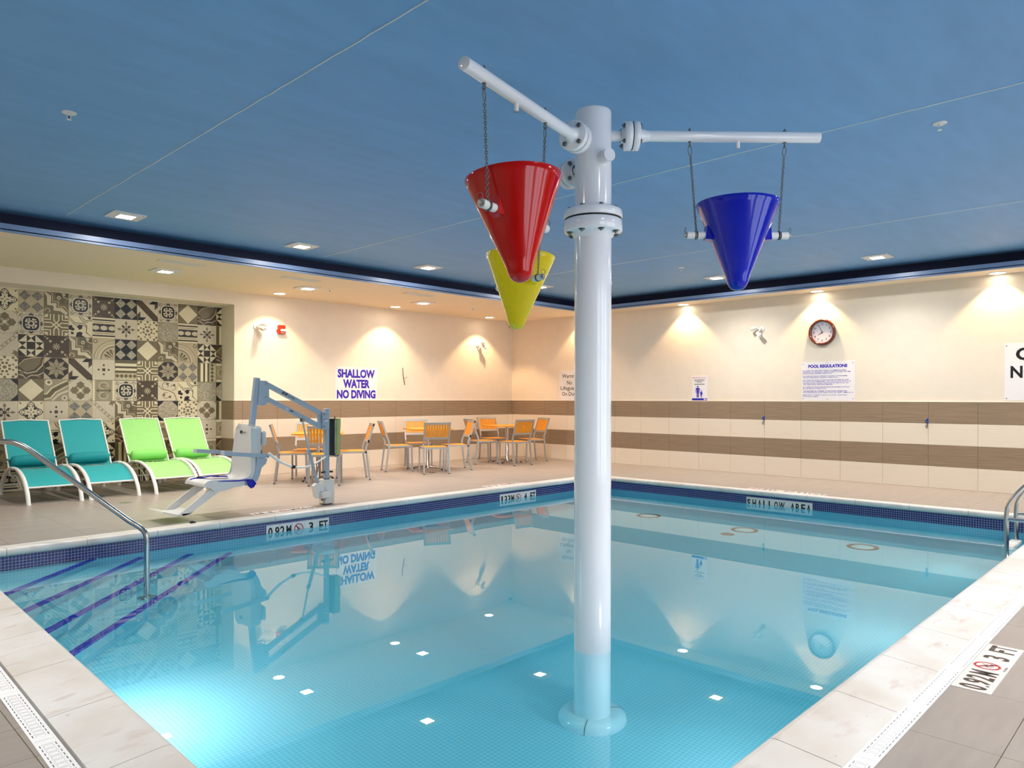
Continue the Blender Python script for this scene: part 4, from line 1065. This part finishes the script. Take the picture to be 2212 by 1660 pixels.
# seat and back as one moulded shell
prof_s = [(3.215,.335),(3.222,.362),(3.25,.376),(3.33,.380),(3.45,.372),(3.57,.366),(3.65,.378),(3.70,.415),(3.722,.48),(3.730,.60),(3.742,.80),(3.752,.93),(3.762,.972)]
prof_s = smoothpath([(x,0,z) for x,z in prof_s], 3)
b = MB(); n = len(prof_s); NW = 11; V = []; V2 = []
for i, p in enumerate(prof_s):
    u = i/(n-1); top = max(0, (p.z-.45)/.52); hw = .245 - .075*top**1.4 - (.03 if p.z > .95 else 0)
    t = (prof_s[min(i+1,n-1)]-prof_s[max(i-1,0)]).normalized(); nr = Vector((t.z, 0, -t.x))
    for k in range(NW):
        w = -1+2*k/(NW-1); e = abs(w)**5*.028; V.append(L(p.x, 7.74+w*hw, p.z) - nr*e*1.0); V2.append(L(p.x, 7.74+w*hw, p.z) + nr*(.028 if p.z < .45 else .05))
F = [(i*NW+k, i*NW+k+1, (i+1)*NW+k+1, (i+1)*NW+k) for i in range(n-1) for k in range(NW-1)]
o = len(V); F2 = [tuple(j+o for j in q[::-1]) for q in F]
E = [(i*NW, (i+1)*NW, o+(i+1)*NW, o+i*NW) for i in range(n-1)] + [(i*NW+NW-1, o+i*NW+NW-1, o+(i+1)*NW+NW-1, (i+1)*NW+NW-1) for i in range(n-1)]
E += [(k, o+k, o+k+1, k+1) for k in range(NW-1)] + [((n-1)*NW+k, (n-1)*NW+k+1, o+(n-1)*NW+k+1, o+(n-1)*NW+k) for k in range(NW-1)]
b.add([tuple(v) for v in V+V2], F+F2, True); b.add([tuple(v) for v in V+V2], E); seat = b.build('seat_shell', M_liftp, lift)
q = text('Smith', .085, .022, M_ink, seat, (0,0,0), bold=.01, res=2); q.location = L(3.738,7.745,.885); q.rotation_euler = (0,0,-pi/2)
q2 = MB(); q2.add([(-.03,0,-.014),(.02,0,-.014),(.03,0,.016),(-.02,0,.016)], [(0,1,2,3)]); q2 = q2.build('maker_mark', M_ink, seat); q2.location = L(3.738,7.82,.887); q2.rotation_euler = (0,0,-pi/2)
b = MB(); b.cbox(3.775-4.735,3.865-4.735,7.575-7.65,7.905-7.65,.60,.955,.02); b.build('back_housing', M_liftp, lift)
b = MB(); b.cbox(3.86-4.735,3.905-4.735,7.55-7.65,7.68-7.65,.74,.90,.016); b.build('control_box', M_liftp, lift)
b = MB(); b.extr([(3.86-4.735,.69),(3.90-4.735,.60),(3.85-4.735,.585)], 'y', -.08, -.02); b.build('release_lever', M_lift, lift)
for y, w in ((7.475,'near'),(8.005,'far')):
    a = MB(); a.beam(L(3.30 if w == 'far' else 3.37, y, .682 if w == 'near' else .688), L(3.89, y, .628), .03, .042); a = a.build('armrest', M_lift, lift)
    MB().cyl(L(3.862, y-.016, .628), L(3.862, y-.02, .628), .008, n=10).build('pivot_bolt', M_steel, a)
    e = MB(); e.beam(L(3.29 if w == 'far' else 3.36, y, .688 if w == 'far' else .683), L(3.32 if w == 'far' else 3.385, y, .684), .034, .046); e.build('armrest_cap', M_liftp, a)
    s = MB(); ys = (y+.012, y+.03) if w == 'near' else (y-.03, y-.012)
    s.extr([(x-4.735, z) for x, z in ((3.76,.62),(3.88,.60),(3.865,.545),(3.815,.505),(3.795,.43),(3.77,.372),(3.725,.335),(3.66,.318),(3.66,.35),(3.72,.40),(3.745,.47))], 'y', ys[0]-7.65, ys[1]-7.65); s.build('side_plate', M_lift, lift)
for y in (7.515, 7.965):
    b = MB(); b.extr([(x-4.735,z) for x,z in ((3.22,.362),(3.70,.352),(3.68,.325),(3.52,.315),(3.40,.285),(3.30,.285))], 'y', y-7.65-.014, y-7.65+.014); b.build('seat_rail', M_liftp, lift)
# footrest
b = MB()
for y in (7.545, 7.935):
    b.extr([(x-4.735,z) for x,z in ((3.27,.315),(3.36,.325),(3.40,.30),(3.05,.075),(2.99,.065),(2.97,.095))], 'y', y-7.65-.013, y-7.65+.013)
fo = b.build('footrest_leg', M_liftp, lift); bpy.data.objects.remove(fo)
for y in (7.545, 7.935):
    b = MB(); b.extr([(x-4.735,z) for x,z in ((3.27,.315),(3.36,.325),(3.40,.30),(3.05,.075),(2.99,.065),(2.97,.095))], 'y', y-7.65-.013, y-7.65+.013); b.build('footrest_leg', M_liftp, lift)
b = MB(); b.extr([(x-4.735,z) for x,z in ((3.10,.105),(3.05,.085),(2.93,.085),(2.80,.125),(2.79,.115),(2.92,.065),(3.06,.065))], 'y', 7.532-7.65, 7.948-7.65); b.build('foot_plate', M_liftp, lift)
MB().cyl(L(3.355,7.53,.30), L(3.355,7.52,.30), .009, n=10).build('footrest_pivot', M_steel, lift)
MB().cyl(L(3.275,7.95,.29), L(3.275,7.93,.29), .018, n=8).build('strap_knob', M_black, lift)
# blue belt lying on the seat
b = MB(); b.tube(smoothpath([L(3.235,7.955,.33),L(3.225,7.955,.375),L(3.27,7.955,.392),L(3.36,7.93,.396),L(3.44,7.90,.412),L(3.52,7.92,.395),L(3.62,7.9,.392)],4), 0, 8, flat=(.006,.022,(0,0,1)))
b.build('belt', M_strap, lift)
b = MB(); b.tube(smoothpath([L(3.30,7.52,.386),L(3.42,7.505,.384),L(3.55,7.50,.378),L(3.64,7.49,.382),L(3.70,7.475,.375),L(3.72,7.462,.335),L(3.705,7.46,.30)],4), 0, 8, flat=(.006,.024,(0,.3,1)))
b.build('belt', M_strap, lift)
b = MB(); b.add([tuple(L(*p)) for p in ((3.63,7.462,.378),(3.70,7.462,.382),(3.728,7.456,.33),(3.68,7.452,.288),(3.645,7.457,.32))], [(0,1,2,3,4)]); b.add([tuple(L(p[0],p[1]+.006,p[2])) for p in ((3.63,7.462,.378),(3.70,7.462,.382),(3.728,7.456,.33),(3.68,7.452,.288),(3.645,7.457,.32))], [(4,3,2,1,0)]); b.build('belt_flap', M_strap, lift)
for x, y in ((3.33,7.94),(3.49,7.91)):
    MB().cbox(x-4.735-.03,x-4.735+.03,y-7.65-.015,y-7.65+.015,.398,.412,.004).build('belt_buckle', M_black, lift)
# actuator, motor, hose, battery
b = MB(); b.cyl(L(4.375,7.60,1.005), L(4.455,7.60,.64), .0115, n=14); b.build('actuator_rod', M_chrome, lift)
b = MB(); b.cyl(L(4.453,7.60,.65), L(4.575,7.60,.255), .0195, n=16); b.cyl(L(4.450,7.60,.665), L(4.458,7.60,.62), .023, n=16); b.build('actuator_tube', M_lift, lift)
MB().cbox(4.36-4.735,4.395-4.735,7.585-7.65,7.64-7.65,.99,1.03,.004).build('rod_clevis', M_steel, lift)
b = MB(); b.extr([(x-4.735,z) for x,z in ((4.51,.235),(4.54,.262),(4.60,.262),(4.625,.235),(4.635,.165),(4.66,.10),(4.56,.085),(4.53,.10))], 'y', -.10, -.02); b.build('motor_housing', M_liftp, lift)
MB().cbox(4.575-4.735,4.70-4.735,-.145,-.045,.085,.165,.012).build('gear_housing', M_liftp, lift)
MB().cyl(L(4.63,7.57,.085), L(4.63,7.57,.058), .03, n=14).build('motor_collar', M_steel, lift)
hose = [L(3.955,7.6,.648),L(4.03,7.6,.588),L(4.12,7.6,.53),L(4.25,7.6,.478),L(4.36,7.6,.462),L(4.48,7.6,.475),L(4.60,7.61,.52),L(4.70,7.63,.565)]
MB().tube(smoothpath(hose,4), [.017]*8+[.014]*6+[.011]*15, 10).build('hose', M_whitep, lift)
MB().cyl(L(4.235,7.6,.482), L(4.275,7.6,.472), .021, n=10).build('hose_clip', M_black, lift)
MB().cbox(4.778-4.735,4.80-4.735,-.06,.06,.575,1.02,.003).build('battery_bracket', M_black, lift)
MB().cbox(4.80-4.735,4.82-4.735,-.055,.055,.60,1.0,.003).build('battery_box', M_alu, lift)
b = MB(); N = 14; V = []
for j in range(N):
    z = 1.022-.435*j/(N-1); wob = .006*sin(j*1.1); w0 = .042+.012*sin(j*.5)
    ring = [(4.815-4.735, -.062+wob), (4.835-4.735, -.072+wob*.6), (4.868-4.735+w0*.1, -.066-wob), (4.876-4.735+w0*.3, 0), (4.868-4.735+w0*.1, .066+wob), (4.835-4.735, .072), (4.815-4.735, .062)]
    V += [(x, y, z) for x, y in ring]
F = [(j*7+k, j*7+(k+1)%7, (j+1)*7+(k+1)%7, (j+1)*7+k) for j in range(N-1) for k in range(7)]
b.add(V, F, True); b.add(V[:7], [tuple(range(7))]); b.add(V[-7:], [tuple(range(7))]); b.build('battery_cover', M_olive, lift)['label'] = 'olive green fabric cover'
MB().cyl(L(4.815,7.62,1.02), L(4.815,7.62,1.045), .007, n=8).build('cover_hook', M_black, lift)
MB().tube(smoothpath([L(4.80,7.6,.585),L(4.815,7.6,.57),L(4.845,7.6,.572),L(4.85,7.6,.588)],4), .006, 6).build('battery_cable', M_black, lift)
MB().tube(smoothpath([L(4.83,7.6,.575),L(4.838,7.6,.45),L(4.83,7.61,.34),L(4.80,7.63,.26)],4), .003, 6).build('cable', M_whitep, lift)

# ================================================================== HANDRAIL AND LADDER
hr = thing('handrail', 'stainless steel handrail rising from the corner pool steps', 'handrail', (2.135,6.088,0))
D = Vector((-.7071,.7071,0)); H = lambda t, z: D*t+Vector((0,0,z))
path = [H(0,-.805), H(0,-.4), H(0,0), H(0,.10)] + smoothpath([H(0,.12),H(.012,.19),H(.055,.235),H(.12,.275)],4) + smoothpath([H(.14,.288),H(.5,.547),H(.86,.806)],3) + smoothpath([H(.93,.856),H(1.0,.893),H(1.08,.914),H(1.2,.918)],4)
path += smoothpath([H(1.5,.918),H(1.72,.912),H(1.80,.875),H(1.83,.79),H(1.83,.4),H(1.83,.005)],4)
MB().tube(path, .0215, 14).build('rail', M_chrome, hr)
b = MB(); b.lathe([(.024,-.77),(.05,-.775),(.066,-.795),(.07,-.808)], n=28); b.build('base_flange', M_chrome, hr)
b = MB(); b.lathe([(.024,.03),(.05,.025),(.066,.01),(.07,.001)], H(1.83,0), n=28); b.build('deck_flange', M_chrome, hr)
ld = thing('pool_ladder', 'stainless steel pool ladder with looped rails at the right edge', 'ladder', (8.10,1.39,0))
for x in (0, .46):
    p = smoothpath([(x,0,-.95),(x,0,-.5),(x,0,0),(x,0,.20),(x,-.018,.285),(x,-.07,.375),(x,-.17,.50),(x,-.28,.63),(x,-.40,.71),(x,-.56,.72),(x,-.69,.65),(x,-.74,.52),(x,-.745,.25),(x,-.745,.0)],5)
    MB().tube(p, .0195, 14).build('rail', M_chrome, ld)
    MB().tube([(x,0,.143),(x,-.745,.143)], .0165, 12).build('brace', M_chrome, ld)
    b = MB(); b.lathe([(.022,.03),(.05,.02),(.055,.001)], (x,-.745,0), n=20); b.build('deck_flange', M_chrome, ld)
    MB().cyl((x-.0,0,-.95),(x,0,-.97),.026,n=12).build('foot_bumper', M_black, ld)
for z in (-.12,-.40,-.68):
    MB().cbox(.015,.445,-.05,.04,z-.02,z+.012,.006).build('tread', M_whitep, ld)

# ================================================================== WALL SIGNS
def board(name, label, cat, loc, rotz, w, h, group=None, m=M_sign, screws=True, t=.004):
    o = thing(name, label, cat, loc, rotz, group)
    MB().cbox(-w/2,w/2,-t,0,-h/2,h/2,.001).build('panel', m, o)
    if screws:
        for sx in (-1,1):
            for sz in (-1,1): MB().cyl((sx*(w/2-.03),-t,sz*(h/2-.03)),(sx*(w/2-.03),-t-.003,sz*(h/2-.03)),.007,n=8).build('screw', M_steel, o)
        for sz in (-1,1): MB().cyl((0,-t,sz*(h/2-.018)),(0,-t-.003,sz*(h/2-.018)),.006,n=8).build('screw', M_steel, o)
    return o
FR = -.0046
s = board('wall_sign', 'white sign with big violet words SHALLOW WATER NO DIVING on left wall', 'sign', (7.557,YB,1.53), 0, .896, .605)
for txt, w, h, z in (('SHALLOW',.80,.158,.185),('WATER',.575,.158,.0),('NO DIVING',.83,.158,-.19)): text(txt, w, h, M_purple, s, (0,FR,z), bold=.05)
s = board('wall_sign', 'white board headed POOL REGULATIONS under the clock', 'sign', (XR,4.357,1.548), -pi/2, .826, .615)
text('POOL REGULATIONS', .60, .052, M_purple, s, (0,FR,.238), bold=.05)
RULES = [['NO PERSON INFECTED WITH A COMMUNICABLE','DISEASE OR HAVING OPEN SORES ON HIS OR HER','BODY SHALL ENTER THE POOL.'],['NO PERSON SHALL BRING A GLASS CONTAINER','ONTO THE DECK OR INTO THE POOL.'],
  ['NO PERSON SHALL POLLUTE THE WATER IN THE','POOL IN ANY MANNER.  SPITTING, SPOUTING OF','WATER OR BLOWING THE NOSE IN THE POOL OR','ON THE DECK ARE PROHIBITED.'],['NO PERSON SHALL ENGAGE IN BOISTEROUS PLAY','IN OR ABOUT THE POOL.'],
  ['THE MAXIMUM NUMBER OF BATHERS PERMITTED','ON THE DECK & IN THE POOL AT ANY TIME IS 10.'],['EMERGENCY TELEPHONE IS LOCATED ADJACENT','TO POOL STEPS.']]
z = .168
for par in RULES:
    for ln in par:
        w = .0176*len(ln); text(ln, w, .0172, M_purple, s, (-.385+w/2, FR, z), bold=.02, res=1); z -= .0234
    z -= .0165
s = board('wall_sign', 'small white notice with blue adult and child figures on right wall', 'sign', (XR,6.59,1.455), -pi/2, .304, .44, screws=False)
text('IMPORTANT NOTICE', .27, .022, M_rink, s, (0,FR,.19), bold=.006, res=1)
b = MB()
for w, z in ((.21,.152),(.19,.130),(.10,.110)):
    x = -w/2; random.seed(int(z*1000))
    while x < w/2-.01:
        l = random.uniform(.012,.034); b.add([(x,FR,z-.005),(min(x+l,w/2),FR,z-.005),(min(x+l,w/2),FR,z+.005),(x,FR,z+.005)], [(0,1,2,3)]); x += l+.006
for z in (.078,.066): b.add([(-.10,FR,z-.003),(.10,FR,z-.003),(.10,FR,z+.003),(-.10,FR,z+.003)], [(0,1,2,3)])
b.build('small_print', M_ink, s)['kind'] = 'stuff'
fig = lambda P: [(x,FR,z) for x,z in P]
b = MB(); b.disc((-.035,FR,.030), .015, (0,-1,0), 14); b.add(fig([(-.07,.008),(0,.008),(.004,-.002),(.004,-.08),(-.008,-.08),(-.010,-.02),(-.014,-.02),(-.014,-.165),(-.032,-.165),(-.034,-.09),(-.036,-.09),(-.038,-.165),(-.056,-.165),(-.056,-.02),(-.060,-.02),(-.062,-.08),(-.074,-.08),(-.074,-.002)]), [tuple(range(18))]); b.build('adult_figure', M_purple, s)
b = MB(); b.disc((.035,FR,-.045), .011, (0,-1,0), 12); b.add(fig([(.02,-.062),(.05,-.062),(.068,-.098),(.060,-.102),(.050,-.084),(.056,-.125),(.046,-.125),(.046,-.165),(.037,-.165),(.037,-.125),(.033,-.125),(.033,-.165),(.024,-.165),(.024,-.125),(.014,-.125),(.020,-.084),(.010,-.102),(.002,-.098)]), [tuple(range(18))]); b.build('child_figure', M_purple, s)
b = MB(); b.add(fig([(-.15,-.216),(.15,-.216),(.15,-.178),(-.15,-.178)]), [(0,1,2,3)]); b.build('blue_band', mat('band_blue', rgb(20,22,170), .45, var=.02), s)
b = MB(); b.disc((.095,FR-.0004,-.197), .012, (0,-1,0), 14); b.add([(.105,FR-.0004,-.205),(.14,FR-.0004,-.205),(.14,FR-.0004,-.190),(.105,FR-.0004,-.190)], [(0,1,2,3)]); b.build('band_logo', M_ceram, s)
s = board('wall_sign', 'white sign at right edge with black letters C and NO cut by the frame', 'sign', (XR,1.58,1.632), -pi/2, .90, .765)
text('C', .17, .172, M_ink, s, (-.232,FR,.238), bold=.03); text('NO', .30, .165, M_ink, s, (-.225,FR,-.0), bold=.03)
s = board('wall_sign', 'white warning sign half hidden behind the white pole', 'sign', (XR,9.565,1.54), -pi/2, .60, .61)
for txt, w, z in (('Warning',.40,.185),('No',.13,.06),('Lifeguard',.47,-.065),('On Duty',.40,-.185)):
    text(txt, w, .085 if txt in ('No',) else .105, M_ink, s, (-.02,FR,z), bold=.006, res=2)

# ---------------------------------------------------------------- depth markers
def nodiving(parent, c, r, plane, m1=M_rink, m2=M_ink):
    b = MB(); n = 28; k = (lambda x, y, d=0: (c[0]+x, c[1]-d, c[2]+y)) if plane == 'xz' else (lambda x, y, d=0: (c[0]+x, c[1]+y, c[2]+d))
    V = [k(q*r*cos(2*pi*i/n), q*r*sin(2*pi*i/n)) for q in (1, .8) for i in range(n)]
    b.add(V, [(i, (i+1)%n, n+(i+1)%n, n+i) for i in range(n)])
    s_ = .7071*r*.84; w = r*.09; b.add([k(-s_-w,s_-w), k(-s_+w,s_+w), k(s_+w,-s_+w), k(s_-w,-s_-w)], [(0,1,2,3)]); b.build('no_diving_ring', m1, parent)
    b = MB()
    for P0, P1, w in (((-.35,-.1),(.1,.15),.10),((.1,.15),(.4,.42),.05),((-.1,.05),(-.3,.42),.05),((.05,.1),(.45,.0),.05),((-.3,-.1),(-.45,-.4),.05),((-.05,-.02),(-.05,-.5),.05)):
        a, d = Vector(P0), Vector(P1); t = (d-a).normalized(); nn = Vector((-t.y,t.x))*w*.6
        b.add([k(*(r*(a+nn)), .0002), k(*(r*(d+nn)), .0002), k(*(r*(d-nn)), .0002), k(*(r*(a-nn)), .0002)], [(0,1,2,3)])
    b.add([k(r*(.16*cos(i*pi/5)+.42), r*(.16*sin(i*pi/5)-.28), .0002) for i in range(10)], [tuple(range(10))]); b.build('diver', m2, parent)
def marker(label, loc, rotz, items, n, plane, cell=.1515, m=M_ceram, ink=M_ink, hh=.1):
    """row of n white ceramic tiles with printed characters; items (text, x centre in cells, width)"""
    o = thing('depth_marker', label, 'marker', loc, rotz, 'pool depth and area markers')
    for k in range(n):
        x0 = (k-n/2)*cell
        if plane == 'xz': MB().cbox(x0+.0006,x0+cell-.0006,-.0065,0,-cell/2,cell/2,.0008).build('marker_tile', m, o)
        else: MB().cbox(x0+.0006,x0+cell-.0006,-cell/2,cell/2,-.008,.0035,.0008).build('marker_tile', m, o)
    for t, x, w in items:
        c = (x*cell, -.0071, 0) if plane == 'xz' else (x*cell, 0, .0041)
        if t == '@':
            nodiving(o, c if plane == 'xz' else (c[0], c[1]+.01, c[2]), .055, plane)
            if plane == 'xy': text('NO DIVING', .07, .011, ink, o, (c[0], -.063, .0041), 'xy', bold=.004, res=1)
        elif t == '.': text('.', .014, .014, ink, o, (c[0], c[1], c[2]-hh/2+.007) if plane == 'xz' else (c[0], c[1]-hh/2+.007, c[2]), plane, bold=.02)
        else: text(t, w, hh, ink, o, c, plane, bold=.03)
    return o
D3 = [('0',-2.2,.05),('.',-1.93,.01),('9',-1.68,.05),('2',-1.28,.05),('M',-.78,.06),('@',0,0),('3',1.0,.055),('F',1.83,.05),('T',2.2,.055)]
D4 = [('1',-2.2,.03),('.',-1.95,.01),('3',-1.70,.05),('3',-1.25,.05),('M',-.78,.06),('@',0,0),('4',1.0,.06),('F',1.83,.05),('T',2.2,.055)]
SA = [(c, -3.35+.62*k+(.55 if k > 6 else 0), .052 if c not in 'W' else .08) for k, c in enumerate('SHALLOW')] + [(c, 1.55+.57*k, .055) for k, c in enumerate('AREA')]
marker('0.92M 3 FT depth marker at the waterline beside the pool lift', (4.05,PY1,-.144), 0, D3, 5, 'xz', .1495)
marker('1.33M 4 FT depth marker at the waterline near the white pole', (7.50,PY1,-.144), 0, D4, 5, 'xz', .1495)
marker('SHALLOW AREA marker at the waterline on the far right side', (PX1,4.135,-.144), -pi/2, [(t, x*.82, w) for t, x, w in SA], 6, 'xz', .1495)
DY = DRF+.08
marker('0.92M 3 FT marker lying on the deck in front of the pool lift', (4.08,DY,0), pi, D3, 5, 'xy')
marker('4 FT marker lying on the deck near the far corner', (7.58,DY,0), pi, D4, 5, 'xy')
marker('SHALLOW AREA marker lying on the deck under the clock wall', (DRR+.08,4.2,0), pi/2, [(t, x*.86-.35, w) for t, x, w in SA]+[('@',3.0,0)], 7, 'xy')
marker('0.92M 3 FT marker lying on the grey deck at the lower right', (4.028,.757,0), 0, D3, 5, 'xy', m=M_ceram, ink=M_bink, hh=.108)

# ================================================================== WALL FITTINGS
ck = thing('wall_clock', 'round brown-rimmed clock on the right wall', 'clock', (XR,4.433,2.318), -pi/2)
Rr = .212
MB().lathe([(Rr*.93,0),(Rr,-.0+.012),(Rr*1.0,.03),(Rr*.955,.052),(Rr*.885,.06),(Rr*.825,.052),(Rr*.79,.036),(Rr*.78,.02)], (0,0,0), (0,-1,0), 56).build('rim', M_clock, ck)
MB().disc((0,-.02,0), Rr*.8, (0,-1,0), 48).build('dial', mat('dial_white', rgb(226,218,224), .45, var=.01), ck)
for k in range(1, 13):
    an = pi/2-k*pi/6; text(str(k), .03 if k < 10 else .042, .033, M_ink, ck, (.128*cos(an), -.0205, .128*sin(an)), name='numeral', bold=.012, keep=True)
def hand(an, l, w, tail, m, y, nme):
    b = MB(); d = Vector((cos(an),0,sin(an))); n = Vector((-sin(an),0,cos(an)))
    b.add([tuple(d*-tail+n*w+Vector((0,y,0))), tuple(d*-tail-n*w+Vector((0,y,0))), tuple(d*l-n*w*.4+Vector((0,y,0))), tuple(d*l+n*w*.4+Vector((0,y,0)))], [(0,1,2,3)]); b.build(nme, m, ck)
M_hand = mat('clock_hand_brown', rgb(70,24,16), .4, var=.02)
hand(pi/2-7.93*pi/6, .082, .006, .016, M_hand, -.0225, 'hour_hand'); hand(pi/2-11.2*pi/6, .118, .0042, .018, M_hand, -.024, 'minute_hand'); hand(radians(14), .06, .0012, .0, M_steel, -.0255, 'second_hand')
MB().cyl((0,-.02,0),(0,-.027,0),.007,n=12).build('hub', M_hand, ck)
def elight(label, loc, rotz, heads):
    t = thing('emergency_light', label, 'emergency light', loc, rotz, 'twin-head emergency lights on the walls')
    MB().lathe([(.055,0),(.056,.008),(.048,.016),(.02,.018),(0,.018)], (0,0,0), (0,-1,0), 28).build('backplate', M_whitep, t)
    MB().cyl((0,-.015,0),(0,-.06,0),.016,n=12).build('stem', M_whitep, t)
    for p, d in heads:
        p, d = Vector(p), Vector(d).normalized(); b = MB()
        b.tube([Vector((0,-.055,0)), (Vector((0,-.055,0))+p)/2+Vector((0,-.01,0)), p], .009, 8); b.build('knuckle', M_whitep, t)
        b = MB(); b.lathe([(0,-.028),(.022,-.026),(.030,-.015),(.030,.03),(.033,.032),(.033,.075),(.031,.078),(.028,.07),(0,.068)], p, d, 24); b.build('lamp_head', M_whitep, t)
    return t
elight('white twin-head emergency light on right wall, left of the clock', (XR,5.44,2.432), -pi/2, [((-.075,-.075,.02),(-1,-.5,-.25)), ((-.02,-.09,-.075),(.75,-.3,-.6))])
elight('white twin-head emergency light on left wall beside the red alarm', (5.63,YB,2.435), 0, [((.05,-.09,.04),(.95,-.45,-.15)), ((.03,-.10,-.035),(.45,-.85,-.3))])
elight('white twin-head emergency light on left wall near the far corner', (10.585,YB,2.40), 0, [((.06,-.09,.035),(-.1,-.8,.35)), ((.075,-.10,-.02),(.75,-.35,-.6))])
al = thing('fire_alarm', 'red fire alarm horn and strobe on left wall', 'fire alarm', (6.06,YB,2.415))
MB().cbox(-.068,.068,-.05,0,-.075,.075,.014).build('body', M_ared, al); MB().cbox(-.082,-.06,-.03,-.005,-.03,-.005,.004).build('side_lug', M_ared, al)
MB().cbox(-.03,.066,-.066,-.048,-.032,.006,.006).build('strobe', mat('strobe_clear', rgb(236,232,226), .2, var=.02), al); text('FIRE', .06, .016, M_sign, al, (.01,-.0505,-.052), bold=.01, res=1)
dc = thing('dome_camera', 'small white dome camera in the far ceiling corner', 'camera', (11.55,YB,2.905)); 
MB().cbox(-.05,.05,-.09,0,-.02,.045,.01).build('housing', M_whitep, dc); MB().lathe([(.042,-.018),(.04,-.035),(.03,-.055),(.015,-.066),(0,-.069)], (0,-.048,0), n=20).build('dome', M_black, dc)
cb = thing('loose_wire', 'short brown wire end sticking out of left wall', 'wire', (8.61,YB,1.69))
MB().tube(smoothpath([(-.005,-.002,.165),(-.01,-.012,.09),(0,-.016,.0),(.02,-.012,-.09),(.045,-.004,-.165)],4), .007, 7).build('wire', M_brownd, cb)
MB().tube(smoothpath([(.005,-.016,-.03),(.05,-.03,-.035),(.075,-.03,.0)],3), .004, 6).build('wire_end', M_brownd, cb)
h0 = None
for y, l in ((5.389,'blue wall hook under the notice side, left of two'),(2.948,'blue wall hook at the right, nearer the ladder')):
    if h0 is None:
        h0 = thing('wall_hook', l, 'hook', (XR,y,.925), -pi/2, 0 or 'blue hooks on the tiled right wall')
        MB().cbox(-.012,.012,-.012,0,-.02,.055,.003).build('plate', M_hookb, h0); MB().cbox(-.02,-.002,-.045,-.01,.0,.04,.005).build('clip', M_hookb, h0)
        MB().tube(smoothpath([(0,-.014,.02),(0,-.016,-.05),(0,-.018,-.07),(-.004,-.03,-.082),(-.01,-.045,-.07),(-.012,-.048,-.04)],4), .0055, 8).build('hook', M_steel, h0)
    else: dup(h0, (XR,y,.935), -pi/2, l)

# ================================================================== SMALL FLOOR THINGS
fd = thing('floor_drain', 'round green-grey drain cover in front of the second lounger', 'floor drain', (3.073,9.45,0), 0, 'round drains in the deck')
MB().cyl((0,0,0),(0,0,.003),.07,n=28).build('cover', M_greenpl, fd); MB().cyl((0,0,.002),(0,0,.0045),.02,n=12).build('plug', M_greenpl, fd)
f2 = thing('floor_drain', 'small dark drain under the chair at the middle table', 'floor drain', (7.983,9.60,0), 0, 'round drains in the deck')
MB().cyl((0,0,0),(0,0,.003),.06,n=24).build('cover', M_steel, f2); MB().cyl((0,0,.002),(0,0,.004),.03,n=12).build('plug', M_black, f2)
cl = thing('clip', 'tiny black clip lying on the far coping', 'clip', (2.98,7.28,.022)); MB().cbox(-.025,.015,-.012,.012,0,.022,.005).build('body', M_black, cl); MB().cbox(.012,.035,-.008,.01,0,.012,.003).build('tab', M_black, cl)
m0 = None
for x, y, l in ((8.52,5.60,'ring-shaped drain on pool floor nearest the white pole'),(8.50,4.19,'ring-shaped drain on pool floor, middle of three'),(8.51,2.80,'ring-shaped drain on pool floor, rightmost')):
    z = fl(x)+.002
    if m0 is None:
        m0 = thing('main_drain', l, 'pool drain', (x,y,z), 0, 'ring drains on the pool floor')
        MB().lathe([(.165,0),(.165,.012),(.155,.018),(.125,.018),(.12,.008)], n=36).build('ring', mat('drain_ring_grey', rgb(28,32,46), .5, var=.04), m0)
        MB().lathe([(.118,.004),(.115,.016),(.03,.022),(0,.022)], n=36).build('grille', M_whitep, m0)
    else: dup(m0, (x,y,z), 0, l)
o = tag(MB().lathe([(.085,0),(.08,.012),(0,.014)], (0,0,0), n=24).build('hydrostat_cover', M_brownd, None, (8.12,4.22,fl(8.12)+.002)), 'small brown disc on pool floor left of the middle ring drain', 'cover')

# light refracted through the water surface (sampled, so that it is not lost to noise)
water.cycles.is_caustics_caster = True
for o in [pool]+[c for c in COL.objects if c.parent in (pool, pole, ld, hr) or c.name.startswith(('main_drain','hydrostat'))]+[c for c in COL.objects if c.parent and c.parent.name.startswith('main_drain')]:
    o.cycles.is_caustics_receiver = True
